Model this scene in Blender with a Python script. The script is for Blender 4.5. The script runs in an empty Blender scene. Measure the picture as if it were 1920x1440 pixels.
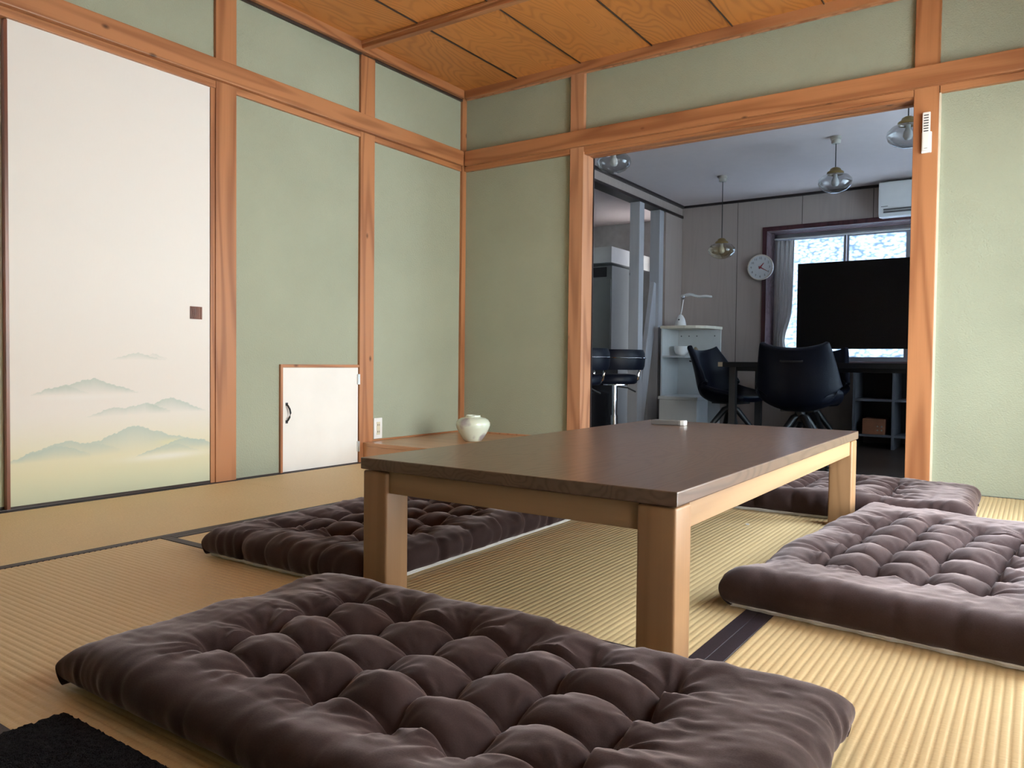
import bpy, bmesh, math, random
import numpy as np
from mathutils import Vector, Matrix

random.seed(7)
RNG = np.random.default_rng(11)
SC = bpy.context.scene
COL = SC.collection
PI = math.pi
R = math.radians

# ------------------------------------------------------------------ camera, light, exposure
cam_d = bpy.data.cameras.new('camera')
cam = bpy.data.objects.new('camera', cam_d)
COL.objects.link(cam)
cam_d.sensor_fit = 'HORIZONTAL'
cam_d.sensor_width = 36.0
cam_d.lens = 1437.4 / 1920.0 * 36.0
cam_d.clip_start = 0.02
_rx, _ry, _rz = R(-1.5864), R(-0.6173), R(34.4692)
_m = Matrix.Rotation(_rz, 3, 'Z') @ Matrix.Rotation(_rx, 3, 'X') @ Matrix.Rotation(_ry, 3, 'Y')
_c = Matrix((_m @ Vector((1, 0, 0)), _m @ Vector((0, 0, 1)), -(_m @ Vector((0, 1, 0))))).transposed()
cam.matrix_world = Matrix.Translation((3.0532, -3.8725, 0.5537)) @ _c.to_4x4()
SC.camera = cam

SC.view_settings.view_transform = 'Standard'
SC.view_settings.look = 'None'
SC.view_settings.gamma = 1.0
SC.view_settings.use_curve_mapping = False
SC.view_settings.exposure = 0.38

world = bpy.data.worlds.new('overcast_sky')
SC.world = world
world.use_nodes = True
wn = world.node_tree.nodes
wl = world.node_tree.links
wn.clear()
w_out = wn.new('ShaderNodeOutputWorld')
w_bg = wn.new('ShaderNodeBackground')
w_tc = wn.new('ShaderNodeTexCoord')
w_sep = wn.new('ShaderNodeSeparateXYZ')
w_ramp = wn.new('ShaderNodeValToRGB')
wl.new(w_tc.outputs['Generated'], w_sep.inputs[0])
wl.new(w_sep.outputs['Z'], w_ramp.inputs[0])
w_ramp.color_ramp.elements[0].position = 0.0
w_ramp.color_ramp.elements[0].color = (1.0, 0.98, 0.95, 1)
w_ramp.color_ramp.elements[1].position = 0.9
w_ramp.color_ramp.elements[1].color = (0.78, 0.88, 1.0, 1)
wl.new(w_ramp.outputs[0], w_bg.inputs[0])
w_bg.inputs[1].default_value = 14.0
wl.new(w_bg.outputs[0], w_out.inputs[0])


def portal(name, loc, rot, sx, sy):
    d = bpy.data.lights.new(name, 'AREA')
    d.shape = 'RECTANGLE'
    d.size = sx
    d.size_y = sy
    d.cycles.is_portal = True
    o = bpy.data.objects.new(name, d)
    o.location = loc
    o.rotation_euler = rot
    COL.objects.link(o)
    return o


# window light portals (they emit nothing; they only tell the renderer where the sky comes in)
portal('daylight_portal', (3.60, -1.30, 0.88), (0, R(90), 0), 1.72, 1.56)
portal('daylight_portal', (3.64, -2.78, 0.88), (0, R(90), 0), 1.72, 1.36)
portal('daylight_portal', (3.72, 1.60, 0.92), (0, R(90), 0), 1.60, 1.76)

# ------------------------------------------------------------------ materials
MATS = {}


def new_mat(name):
    m = bpy.data.materials.new(name)
    m.use_nodes = True
    nt = m.node_tree
    b = nt.nodes['Principled BSDF']
    MATS[name] = m
    return m, nt, b


def srgb(r, g, b):
    f = lambda c: (c / 255 / 12.92) if c / 255 <= 0.04045 else ((c / 255 + 0.055) / 1.055) ** 2.4
    return (f(r), f(g), f(b), 1.0)


def nd(nt, t, **kw):
    n = nt.nodes.new(t)
    for k, v in kw.items():
        setattr(n, k, v)
    return n


def math_n(nt, op, a, b=None, clamp=False):
    n = nd(nt, 'ShaderNodeMath', operation=op, use_clamp=clamp)
    for i, x in enumerate((a, b)):
        if x is None:
            continue
        if isinstance(x, (int, float)):
            n.inputs[i].default_value = x
        else:
            nt.links.new(x, n.inputs[i])
    return n.outputs[0]


def mix_n(nt, fac, a, b, blend='MIX'):
    n = nd(nt, 'ShaderNodeMix', data_type='RGBA', blend_type=blend)
    for s, x in ((0, fac), (6, a), (7, b)):
        if isinstance(x, (int, float)):
            n.inputs[s].default_value = x
        elif isinstance(x, tuple):
            n.inputs[s].default_value = x
        else:
            nt.links.new(x, n.inputs[s])
    return n.outputs[2]


def ramp_n(nt, x, stops):
    n = nd(nt, 'ShaderNodeValToRGB')
    cr = n.color_ramp
    while len(cr.elements) < len(stops):
        cr.elements.new(0.5)
    for e, (p, c) in zip(cr.elements, stops):
        e.position = p
        e.color = c if len(c) == 4 else (*c, 1)
    nt.links.new(x, n.inputs[0])
    return n.outputs[0]


def coords(nt, scale=(1, 1, 1), src='Object'):
    t = nd(nt, 'ShaderNodeTexCoord')
    m = nd(nt, 'ShaderNodeMapping')
    m.inputs['Scale'].default_value = scale
    nt.links.new(t.outputs[src], m.inputs[0])
    return m.outputs[0]


def noise_n(nt, vec, scale, detail=3, rough=0.5, dist=0.0):
    n = nd(nt, 'ShaderNodeTexNoise')
    n.inputs['Scale'].default_value = scale
    n.inputs['Detail'].default_value = detail
    n.inputs['Roughness'].default_value = rough
    n.inputs['Distortion'].default_value = dist
    nt.links.new(vec, n.inputs['Vector'])
    return n.outputs[0]


def bump_n(nt, b, h, strength=0.2, dist=0.01):
    n = nd(nt, 'ShaderNodeBump')
    n.inputs['Strength'].default_value = strength
    n.inputs['Distance'].default_value = dist
    nt.links.new(h, n.inputs['Height'])
    nt.links.new(n.outputs[0], b.inputs['Normal'])
    return n


def plain(name, col, rough=0.5, metal=0.0, spec=0.5, mottling=0.08, scale=14.0, bump=0.0, bscale=300, **kw):
    m, nt, b = new_mat(name)
    v = coords(nt)
    n = noise_n(nt, v, scale, 4)
    c = ramp_n(nt, n, [(0.3, tuple(x * (1 - mottling) for x in col[:3])), (0.7, tuple(min(1, x * (1 + mottling)) for x in col[:3]))])
    nt.links.new(c, b.inputs['Base Color'])
    b.inputs['Roughness'].default_value = rough
    b.inputs['Metallic'].default_value = metal
    b.inputs['Specular IOR Level'].default_value = spec
    if bump:
        bump_n(nt, b, noise_n(nt, v, bscale, 3), bump, 0.004)
    for k, x in kw.items():
        b.inputs[k].default_value = x
    return m


def wood(name, axis, light, dark, lines=26.0, rough=0.5, knots=True, stretch=0.07, wide=1.0, fine=0.35, spec=0.4, contrast=1.0, coat=0.0):
    """growth-ring figure: contour lines of a stretched noise, running along the grain axis"""
    m, nt, b = new_mat(name)
    s = [6.0 * wide] * 3
    s['xyz'.index(axis)] = 6.0 * wide * stretch
    v = coords(nt, tuple(s))
    n = noise_n(nt, v, 1.0, 2, 0.45, 0.3)
    ph = math_n(nt, 'MULTIPLY', n, lines * 6.283)
    sn = math_n(nt, 'SINE', ph)
    ring = math_n(nt, 'MULTIPLY_ADD', sn, 0.5)
    ring_node = ring.node
    ring_node.inputs[2].default_value = 0.5
    ring = math_n(nt, 'POWER', ring, 2.2)
    s2 = [140.0] * 3
    s2['xyz'.index(axis)] = 3.0
    f = noise_n(nt, coords(nt, tuple(s2)), 1.0, 3)
    s3 = [1.6] * 3
    s3['xyz'.index(axis)] = 0.35
    tone = noise_n(nt, coords(nt, tuple(s3)), 1.0, 2)
    k = math_n(nt, 'MULTIPLY', ring, 0.62 * contrast)
    k = math_n(nt, 'ADD', k, math_n(nt, 'MULTIPLY', math_n(nt, 'SUBTRACT', f, 0.5), fine))
    k = math_n(nt, 'ADD', k, math_n(nt, 'MULTIPLY', math_n(nt, 'SUBTRACT', tone, 0.5), 1.1), True)
    c = mix_n(nt, k, light, dark)
    if knots:
        s4 = [7.0] * 3
        s4['xyz'.index(axis)] = 4.0
        vo = nd(nt, 'ShaderNodeTexVoronoi')
        vo.inputs['Scale'].default_value = 1.0
        nt.links.new(coords(nt, tuple(s4)), vo.inputs['Vector'])
        kn = ramp_n(nt, vo.outputs['Distance'], [(0.03, (1, 1, 1)), (0.085, (0, 0, 0))])
        c = mix_n(nt, math_n(nt, 'MULTIPLY', kn, 0.85), c, tuple(x * 0.22 for x in dark[:3]) + (1,))
    nt.links.new(c, b.inputs['Base Color'])
    b.inputs['Roughness'].default_value = rough
    b.inputs['Specular IOR Level'].default_value = spec
    b.inputs['Coat Weight'].default_value = coat
    b.inputs['Coat Roughness'].default_value = 0.25
    bump_n(nt, b, math_n(nt, 'ADD', ring, f), 0.08, 0.002)
    return m


W_LT, W_DK = (0.455, 0.198, 0.086, 1), (0.225, 0.076, 0.030, 1)
for ax in 'xyz':
    wood('cedar_' + ax, ax, W_LT, W_DK, lines=7, rough=0.42)
wood('jamb_z', 'z', (0.50, 0.245, 0.13, 1), (0.27, 0.11, 0.053, 1), lines=7, rough=0.42)
wood('ceiling_wood', 'y', (0.60, 0.235, 0.060, 1), (0.36, 0.120, 0.028, 1), lines=34, contrast=0.75, stretch=0.22, wide=0.55, rough=0.45, knots=False, fine=0.25)
wood('board_x', 'x', (0.52, 0.27, 0.13, 1), (0.36, 0.16, 0.07, 1), lines=6, rough=0.28, knots=False, coat=0.4)
wood('table_top_wood', 'y', (0.135, 0.082, 0.056, 1), (0.075, 0.043, 0.029, 1), lines=20, coat=0.5, rough=0.30, knots=False, stretch=0.16, wide=1.3, fine=0.5, spec=0.5)
wood('table_leg_z', 'z', (0.34, 0.195, 0.10, 1), (0.23, 0.125, 0.06, 1), lines=9, rough=0.38, knots=False, contrast=0.7)
wood('table_apron_x', 'x', (0.36, 0.225, 0.12, 1), (0.25, 0.145, 0.075, 1), lines=9, rough=0.38, knots=False, contrast=0.7)
wood('table_apron_y', 'y', (0.36, 0.225, 0.12, 1), (0.25, 0.145, 0.075, 1), lines=9, rough=0.38, knots=False, contrast=0.7)
wood('handle_wood', 'z', (0.22, 0.075, 0.04, 1), (0.07, 0.02, 0.012, 1), lines=8, rough=0.3, knots=False)
wood('white_stud', 'z', (0.50, 0.50, 0.53, 1), (0.36, 0.36, 0.40, 1), lines=5, rough=0.6, knots=True, contrast=0.5)
wood('panel_z', 'z', (0.46, 0.385, 0.35, 1), (0.39, 0.32, 0.29, 1), lines=9, rough=0.6, knots=False, contrast=0.5)
wood('window_casing_wood', 'z', (0.085, 0.03, 0.035, 1), (0.04, 0.014, 0.018, 1), lines=6, rough=0.3, knots=False)
wood('bay_lining', 'x', (0.20, 0.135, 0.15, 1), (0.12, 0.075, 0.085, 1), lines=6, rough=0.25, knots=False)
wood('dark_floor', 'x', (0.035, 0.022, 0.016, 1), (0.018, 0.011, 0.008, 1), lines=8, rough=0.35, knots=False)
plain('sage_plaster', (0.350, 0.374, 0.288, 1), 0.9, mottling=0.05, scale=2.2, bump=0.7, bscale=150, spec=0.15)
plain('white_ceiling', (0.76, 0.665, 0.665, 1), 0.9, mottling=0.015, bump=0.1, bscale=90)
plain('kitchen_wall', (0.55, 0.56, 0.56, 1), 0.8)
plain('fusuma_plain', (0.80, 0.77, 0.72, 1), 0.85, mottling=0.02, scale=60)
plain('hatch_white', (0.82, 0.79, 0.75, 1), 0.6, mottling=0.03, scale=6)
plain('dark_lacquer', (0.045, 0.028, 0.022, 1), 0.35)
plain('dark_trim', (0.02, 0.012, 0.012, 1), 0.4)
plain('black_iron', (0.012, 0.012, 0.013, 1), 0.45, spec=0.6)
plain('steel', (0.6, 0.6, 0.6, 1), 0.3, metal=1.0)
plain('chrome', (0.85, 0.86, 0.9, 1), 0.07, metal=1.0, mottling=0.01)
plain('aluminium', (0.45, 0.46, 0.5, 1), 0.35, metal=0.9)
plain('white_plastic', (0.82, 0.81, 0.80, 1), 0.35, mottling=0.02)
plain('ivory_plastic', (0.68, 0.62, 0.47, 1), 0.4, mottling=0.02)
plain('grey_plastic', (0.13, 0.125, 0.125, 1), 0.45, mottling=0.03)
plain('dark_print', (0.03, 0.03, 0.035, 1), 0.5)
plain('bluelit_black_leather', (0.0022, 0.0035, 0.010, 1), 0.45, mottling=0.15, bump=0.15, bscale=180, spec=0.22)  # blue in the base stands in for sky light on black leather
plain('black_laminate', (0.006, 0.006, 0.008, 1), 0.4, spec=0.35)
plain('black_gloss', (0.004, 0.0035, 0.005, 1), 0.12, spec=0.4)
plain('tv_screen', (0.004, 0.0025, 0.003, 1), 0.25, spec=0.25)
plain('white_board', (0.62, 0.63, 0.63, 1), 0.45, mottling=0.03)
plain('cabinet_white_shaded', (0.06, 0.06, 0.07, 1), 0.5)  # white boards, their deep shade put into the colour
plain('cream_edge', (0.68, 0.62, 0.50, 1), 0.5)
plain('fridge_grey', (0.22, 0.235, 0.235, 1), 0.3, mottling=0.03)
plain('lamp_fitting', (0.46, 0.43, 0.38, 1), 0.4)
plain('brass', (0.36, 0.26, 0.11, 1), 0.3, metal=0.9)
plain('brown_leather', (0.16, 0.055, 0.025, 1), 0.4, mottling=0.2, bump=0.2)
plain('skyblock_blue', (0.36, 0.40, 0.50, 1), 0.8)  # colour of the added wall that blocks the sky
plain('terrace', (0.80, 0.78, 0.73, 1), 0.9, mottling=0.15, scale=3)
plain('crumpled_plastic', (0.7, 0.72, 0.78, 1), 0.25, mottling=0.15, scale=60)
plain('clock_face', (0.72, 0.72, 0.74, 1), 0.5, mottling=0.01)
plain('clock_ring', (0.75, 0.66, 0.58, 1), 0.3, mottling=0.03)
plain('red_hand', (0.35, 0.02, 0.035, 1), 0.4)
plain('piping_white', (0.66, 0.66, 0.66, 1), 0.7)
plain('lamp_bulb', (0.8, 0.8, 0.8, 1), 0.2)
plain('wood_cone', (0.30, 0.24, 0.17, 1), 0.6)


def mat_heri():
    m, nt, b = new_mat('heri_cloth')
    v = coords(nt)
    n = noise_n(nt, v, 500, 2)
    c = ramp_n(nt, n, [(0.3, (0.012, 0.008, 0.012)), (0.7, (0.035, 0.022, 0.034))])
    nt.links.new(c, b.inputs['Base Color'])
    b.inputs['Roughness'].default_value = 0.55
    bump_n(nt, b, n, 0.15, 0.001)


mat_heri()


def mat_rush(name, axis):
    """woven rush; axis is the direction of the mat's ribs, the straws lie across it"""
    m, nt, b = new_mat(name)
    s = [700.0] * 3
    s['xy'.index(axis)] = 700.0
    s['yx'.index(axis)] = 60.0
    straw = noise_n(nt, coords(nt, tuple(s)), 1.0, 2)
    patch = noise_n(nt, coords(nt), 3.5, 3)
    c = ramp_n(nt, straw, [(0.25, (0.51, 0.36, 0.185)), (0.75, (0.70, 0.535, 0.30))])
    c2 = mix_n(nt, math_n(nt, 'MULTIPLY', patch, 0.5), c, (0.66, 0.515, 0.29, 1))
    nt.links.new(c2, b.inputs['Base Color'])
    b.inputs['Roughness'].default_value = 0.5
    b.inputs['Specular IOR Level'].default_value = 0.35
    bump_n(nt, b, straw, 0.12, 0.001)


mat_rush('rush_x', 'x')
mat_rush('rush_y', 'y')


def mat_velvet():
    m, nt, b = new_mat('brown_velvet')
    v = coords(nt)
    nap = noise_n(nt, v, 7, 4, 0.6)
    fine = noise_n(nt, v, 420, 2)
    k = math_n(nt, 'ADD', math_n(nt, 'MULTIPLY', nap, 0.7), math_n(nt, 'MULTIPLY', fine, 0.3))
    c = ramp_n(nt, k, [(0.3, (0.027, 0.0150, 0.0145)), (0.7, (0.054, 0.033, 0.033))])
    nt.links.new(c, b.inputs['Base Color'])
    b.inputs['Roughness'].default_value = 0.85
    b.inputs['Specular IOR Level'].default_value = 0.15
    sw = math_n(nt, 'MULTIPLY_ADD', k, 0.75)
    sw.node.inputs[2].default_value = 0.08
    nt.links.new(sw, b.inputs['Sheen Weight'])
    b.inputs['Sheen Roughness'].default_value = 0.38
    b.inputs['Sheen Tint'].default_value = (0.90, 0.76, 0.79, 1)
    bump_n(nt, b, fine, 0.12, 0.0015)


mat_velvet()


def mat_pile():
    m, nt, b = new_mat('black_pile')
    v = coords(nt)
    n = noise_n(nt, v, 600, 2, 0.7)
    c = ramp_n(nt, n, [(0.4, (0.003, 0.003, 0.004)), (0.68, (0.028, 0.028, 0.034))])
    nt.links.new(c, b.inputs['Base Color'])
    b.inputs['Roughness'].default_value = 0.95
    b.inputs['Specular IOR Level'].default_value = 0.1
    bump_n(nt, b, n, 0.8, 0.004)


mat_pile()


def mat_vase():
    m, nt, b = new_mat('vase_glaze')
    v = coords(nt)
    vo = nd(nt, 'ShaderNodeTexVoronoi')
    vo.inputs['Scale'].default_value = 10.5
    wob = nd(nt, 'ShaderNodeVectorMath', operation='ADD')
    nt.links.new(v, wob.inputs[0])
    ns = nd(nt, 'ShaderNodeTexNoise')
    ns.inputs['Scale'].default_value = 20
    nt.links.new(v, ns.inputs['Vector'])
    sc = nd(nt, 'ShaderNodeVectorMath', operation='SCALE')
    sc.inputs['Scale'].default_value = 0.05
    nt.links.new(ns.outputs['Color'], sc.inputs[0])
    nt.links.new(sc.outputs[0], wob.inputs[1])
    nt.links.new(wob.outputs[0], vo.inputs['Vector'])
    spot = ramp_n(nt, vo.outputs['Distance'], [(0.26, (1, 1, 1)), (0.46, (0, 0, 0))])
    c = mix_n(nt, math_n(nt, 'MULTIPLY', spot, 0.8), (0.66, 0.72, 0.60, 1), (0.27, 0.22, 0.25, 1))
    nt.links.new(c, b.inputs['Base Color'])
    b.inputs['Roughness'].default_value = 0.16
    b.inputs['Coat Weight'].default_value = 0.4


mat_vase()


def mat_painting():
    m, nt, b = new_mat('fusuma_painting')
    a = nd(nt, 'ShaderNodeVertexColor')
    a.layer_name = 'paint'
    n = noise_n(nt, coords(nt, (1, 260, 30)), 1.0, 2)
    c = mix_n(nt, math_n(nt, 'MULTIPLY', n, 0.06), a.outputs[0], (0.55, 0.52, 0.48, 1))
    nt.links.new(c, b.inputs['Base Color'])
    b.inputs['Roughness'].default_value = 0.8
    b.inputs['Specular IOR Level'].default_value = 0.2


mat_painting()


def mat_thin_glass(name, tint, refl=0.12):
    m, nt, b = new_mat(name)
    nt.nodes.remove(b)
    out = nt.nodes['Material Output']
    t = nd(nt, 'ShaderNodeBsdfTransparent')
    t.inputs[0].default_value = tint
    g = nd(nt, 'ShaderNodeBsdfGlossy')
    g.inputs['Roughness'].default_value = 0.03
    fr = nd(nt, 'ShaderNodeLayerWeight')
    fr.inputs['Blend'].default_value = refl
    mx = nd(nt, 'ShaderNodeMixShader')
    nt.links.new(fr.outputs['Facing'], mx.inputs[0])
    nt.links.new(t.outputs[0], mx.inputs[1])
    nt.links.new(g.outputs[0], mx.inputs[2])
    nt.links.new(mx.outputs[0], out.inputs[0])


mat_thin_glass('clear_pane', (0.96, 0.98, 0.97, 1), 0.08)
mat_thin_glass('globe_glass', (0.80, 0.80, 0.80, 1), 0.32)
mat_thin_glass('amber_globe_glass', (0.80, 0.74, 0.60, 1), 0.32)


def mat_pattern_glass():
    m, nt, b = new_mat('pattern_glass')
    nt.nodes.remove(b)
    out = nt.nodes['Material Output']
    v = coords(nt, (27, 27, 46))
    vo = nd(nt, 'ShaderNodeTexVoronoi', feature='SMOOTH_F1')
    vo.inputs['Scale'].default_value = 1.0
    vo.inputs['Smoothness'].default_value = 0.2
    nt.links.new(v, vo.inputs['Vector'])
    c = ramp_n(nt, vo.outputs['Distance'], [(0.1, (0.84, 0.88, 0.90)), (0.5, (0.64, 0.73, 0.79)), (0.8, (0.36, 0.45, 0.54))])
    bm = nd(nt, 'ShaderNodeBump')
    bm.inputs['Strength'].default_value = 0.6
    bm.inputs['Distance'].default_value = 0.01
    nt.links.new(vo.outputs['Distance'], bm.inputs['Height'])
    t = nd(nt, 'ShaderNodeBsdfTransparent')
    nt.links.new(c, t.inputs[0])
    tl = nd(nt, 'ShaderNodeBsdfTranslucent')
    nt.links.new(c, tl.inputs[0])
    nt.links.new(bm.outputs[0], tl.inputs['Normal'])
    g = nd(nt, 'ShaderNodeBsdfGlossy')
    g.inputs['Roughness'].default_value = 0.15
    nt.links.new(bm.outputs[0], g.inputs['Normal'])
    m1 = nd(nt, 'ShaderNodeMixShader')
    m1.inputs[0].default_value = 0.45
    nt.links.new(t.outputs[0], m1.inputs[1])
    nt.links.new(tl.outputs[0], m1.inputs[2])
    m2 = nd(nt, 'ShaderNodeMixShader')
    m2.inputs[0].default_value = 0.06
    nt.links.new(m1.outputs[0], m2.inputs[1])
    nt.links.new(g.outputs[0], m2.inputs[2])
    nt.links.new(m2.outputs[0], out.inputs[0])


mat_pattern_glass()


def mat_curtain():
    m, nt, b = new_mat('curtain_cloth')
    nt.nodes.remove(b)
    out = nt.nodes['Material Output']
    n = noise_n(nt, coords(nt), 250, 2)
    c = ramp_n(nt, n, [(0.3, (0.70, 0.66, 0.64)), (0.7, (0.80, 0.77, 0.75))])
    t = nd(nt, 'ShaderNodeBsdfTranslucent')
    d = nd(nt, 'ShaderNodeBsdfDiffuse')
    nt.links.new(c, t.inputs[0])
    nt.links.new(c, d.inputs[0])
    mx = nd(nt, 'ShaderNodeMixShader')
    mx.inputs[0].default_value = 0.75
    nt.links.new(t.outputs[0], mx.inputs[1])
    nt.links.new(d.outputs[0], mx.inputs[2])
    nt.links.new(mx.outputs[0], out.inputs[0])


mat_curtain()


def mat_paper():
    m, nt, b = new_mat('fill_screen_paper')
    nt.nodes.remove(b)
    out = nt.nodes['Material Output']
    n = noise_n(nt, coords(nt), 60, 4)
    c = ramp_n(nt, n, [(0.3, (0.80, 0.77, 0.71)), (0.7, (0.88, 0.85, 0.80))])
    t = nd(nt, 'ShaderNodeBsdfTranslucent')
    d = nd(nt, 'ShaderNodeBsdfDiffuse')
    nt.links.new(c, t.inputs[0])
    nt.links.new(c, d.inputs[0])
    mx = nd(nt, 'ShaderNodeMixShader')
    mx.inputs[0].default_value = 0.45
    nt.links.new(t.outputs[0], mx.inputs[1])
    nt.links.new(d.outputs[0], mx.inputs[2])
    nt.links.new(mx.outputs[0], out.inputs[0])


mat_paper()


# ------------------------------------------------------------------ geometry helpers
class MB:
    """collects shapes in a bmesh; build() links them as ONE mesh object"""

    def __init__(s):
        s.bm = bmesh.new()

    def box(s, a, b, rot=None, piv=None):
        a, b = Vector(a), Vector(b)
        mtx = Matrix.Translation((a + b) / 2) @ Matrix.Diagonal((*(b - a), 1.0))
        r = bmesh.ops.create_cube(s.bm, size=1.0, matrix=mtx)
        if rot is not None:
            p = Vector(piv) if piv is not None else (a + b) / 2
            bmesh.ops.rotate(s.bm, verts=r['verts'], cent=p, matrix=rot)
        return s

    def cyl(s, p0, p1, r0, r1=None, seg=20, caps=True):
        p0, p1 = Vector(p0), Vector(p1)
        d = p1 - p0
        q = Vector((0, 0, 1)).rotation_difference(d.normalized()).to_matrix().to_4x4()
        mtx = Matrix.Translation((p0 + p1) / 2) @ q
        bmesh.ops.create_cone(s.bm, cap_ends=caps, segments=seg, radius1=r0, radius2=r0 if r1 is None else r1, depth=d.length, matrix=mtx)
        return s

    def lathe(s, prof, seg=40, center=(0, 0, 0)):
        cx, cy, cz = center
        rings = []
        for r, z in prof:
            if r < 1e-5:
                rings.append([s.bm.verts.new((cx, cy, cz + z))])
            else:
                rings.append([s.bm.verts.new((cx + r * math.cos(2 * PI * k / seg), cy + r * math.sin(2 * PI * k / seg), cz + z)) for k in range(seg)])
        for a, b in zip(rings, rings[1:]):
            for k in range(seg):
                k2 = (k + 1) % seg
                if len(a) == 1 and len(b) == 1:
                    continue
                if len(a) == 1:
                    s.bm.faces.new((a[0], b[k2], b[k]))
                elif len(b) == 1:
                    s.bm.faces.new((a[k], a[k2], b[0]))
                else:
                    s.bm.faces.new((a[k], a[k2], b[k2], b[k]))
        return s

    def tube(s, pts, r, seg=10, closed=False, caps=True):
        pts = [Vector(p) for p in pts]
        n = len(pts)
        rings = []
        up = Vector((0, 0, 1))
        for i, p in enumerate(pts):
            a = pts[(i - 1) % n] if (closed or i > 0) else p
            b = pts[(i + 1) % n] if (closed or i < n - 1) else p
            t = (b - a).normalized()
            u = t.cross(up)
            if u.length < 1e-3:
                u = t.cross(Vector((1, 0, 0)))
            u.normalize()
            w = u.cross(t).normalized()
            rr = r[i] if isinstance(r, (list, tuple)) else r
            rings.append([s.bm.verts.new(p + rr * (math.cos(2 * PI * k / seg) * u + math.sin(2 * PI * k / seg) * w)) for k in range(seg)])
        m = n if closed else n - 1
        for i in range(m):
            A, B = rings[i], rings[(i + 1) % n]
            for k in range(seg):
                k2 = (k + 1) % seg
                s.bm.faces.new((A[k], A[k2], B[k2], B[k]))
        if caps and not closed:
            s.bm.faces.new(rings[0][::-1])
            s.bm.faces.new(rings[-1])
        return s

    def prism(s, poly, z0, z1):
        lo = [s.bm.verts.new((x, y, z0)) for x, y in poly]
        hi = [s.bm.verts.new((x, y, z1)) for x, y in poly]
        n = len(poly)
        s.bm.faces.new(lo[::-1])
        s.bm.faces.new(hi)
        for i in range(n):
            j = (i + 1) % n
            s.bm.faces.new((lo[i], lo[j], hi[j], hi[i]))
        return s

    def build(s, name, mat, parent=None, bevel=0.0, smooth=False, seg=2):
        bm = s.bm
        bmesh.ops.recalc_face_normals(bm, faces=bm.faces)
        if bevel > 0:
            ed = [e for e in bm.edges if len(e.link_faces) == 2 and e.calc_face_angle(0) > R(40)]
            bmesh.ops.bevel(bm, geom=ed, offset=bevel, segments=seg, affect='EDGES', profile=0.6, clamp_overlap=True)
        me = bpy.data.meshes.new(name)
        bm.to_mesh(me)
        bm.free()
        if smooth:
            me.polygons.foreach_set('use_smooth', [True] * len(me.polygons))
            try:
                me.set_sharp_from_angle(angle=R(smooth if smooth is not True else 40))
            except Exception:
                pass
        return link(name, me, mat, parent)


def link(name, me, mat, parent=None):
    o = bpy.data.objects.new(name, me)
    if mat:
        me.materials.append(MATS[mat] if isinstance(mat, str) else mat)
    COL.objects.link(o)
    if parent is not None:
        o.parent = parent
    return o


def npmesh(name, V, F, mat, parent=None, smooth=True):
    me = bpy.data.meshes.new(name)
    me.from_pydata([], [], [])
    V = np.asarray(V, dtype=np.float32)
    F = np.asarray(F, dtype=np.int32)
    me.vertices.add(len(V))
    me.vertices.foreach_set('co', V.ravel())
    k = F.shape[1]
    me.loops.add(F.size)
    me.loops.foreach_set('vertex_index', F.ravel())
    me.polygons.add(len(F))
    me.polygons.foreach_set('loop_start', np.arange(0, F.size, k, dtype=np.int32))
    me.polygons.foreach_set('loop_total', np.full(len(F), k, dtype=np.int32))
    if smooth:
        me.polygons.foreach_set('use_smooth', np.ones(len(F), dtype=bool))
    me.update(calc_edges=True)
    me.validate()
    return link(name, me, mat, parent)


def grid_faces(nu, nv, off=0):
    i, j = np.meshgrid(np.arange(nu - 1), np.arange(nv - 1), indexing='ij')
    a = (i * nv + j).ravel() + off
    return np.stack([a, a + nv, a + nv + 1, a + 1], 1)


def tag(o, label, cat, group=None, kind=None):
    o['label'] = label
    o['category'] = cat
    if group:
        o['group'] = group
    if kind:
        o['kind'] = kind
    return o


def thing(name, label, cat, loc=(0, 0, 0), rz=0.0, group=None, kind=None):
    o = bpy.data.objects.new(name, None)
    COL.objects.link(o)
    o.empty_display_size = 0.05
    o.location = loc
    o.rotation_euler = (0, 0, rz)
    return tag(o, label, cat, group, kind)


def copy_tree(o, parent=None):
    c = o.copy()
    COL.objects.link(c)
    if parent is not None:
        c.parent = parent
        c.matrix_parent_inverse = o.matrix_parent_inverse
    for ch in list(o.children):
        copy_tree(ch, c)
    return c


BX = lambda a, b: MB().box(a, b)

# ------------------------------------------------------------------ setting: tatami room (x right, y into the picture, z up)
ZN0, ZN1, ZK, ZC, ZB = 1.792, 1.883, 1.762, 2.213, 2.262
YF = -5.2           # room continues behind the camera
XR = 3.52

# floor: a base with single mats, each with its own ribs and cloth borders
floor = BX((-0.1, YF, -0.10), (XR, 0.12, -0.05)).build('floor', 'dark_lacquer')
tag(floor, 'straw tatami floor of the Japanese room with dark cloth borders', 'floor', kind='structure')


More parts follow.
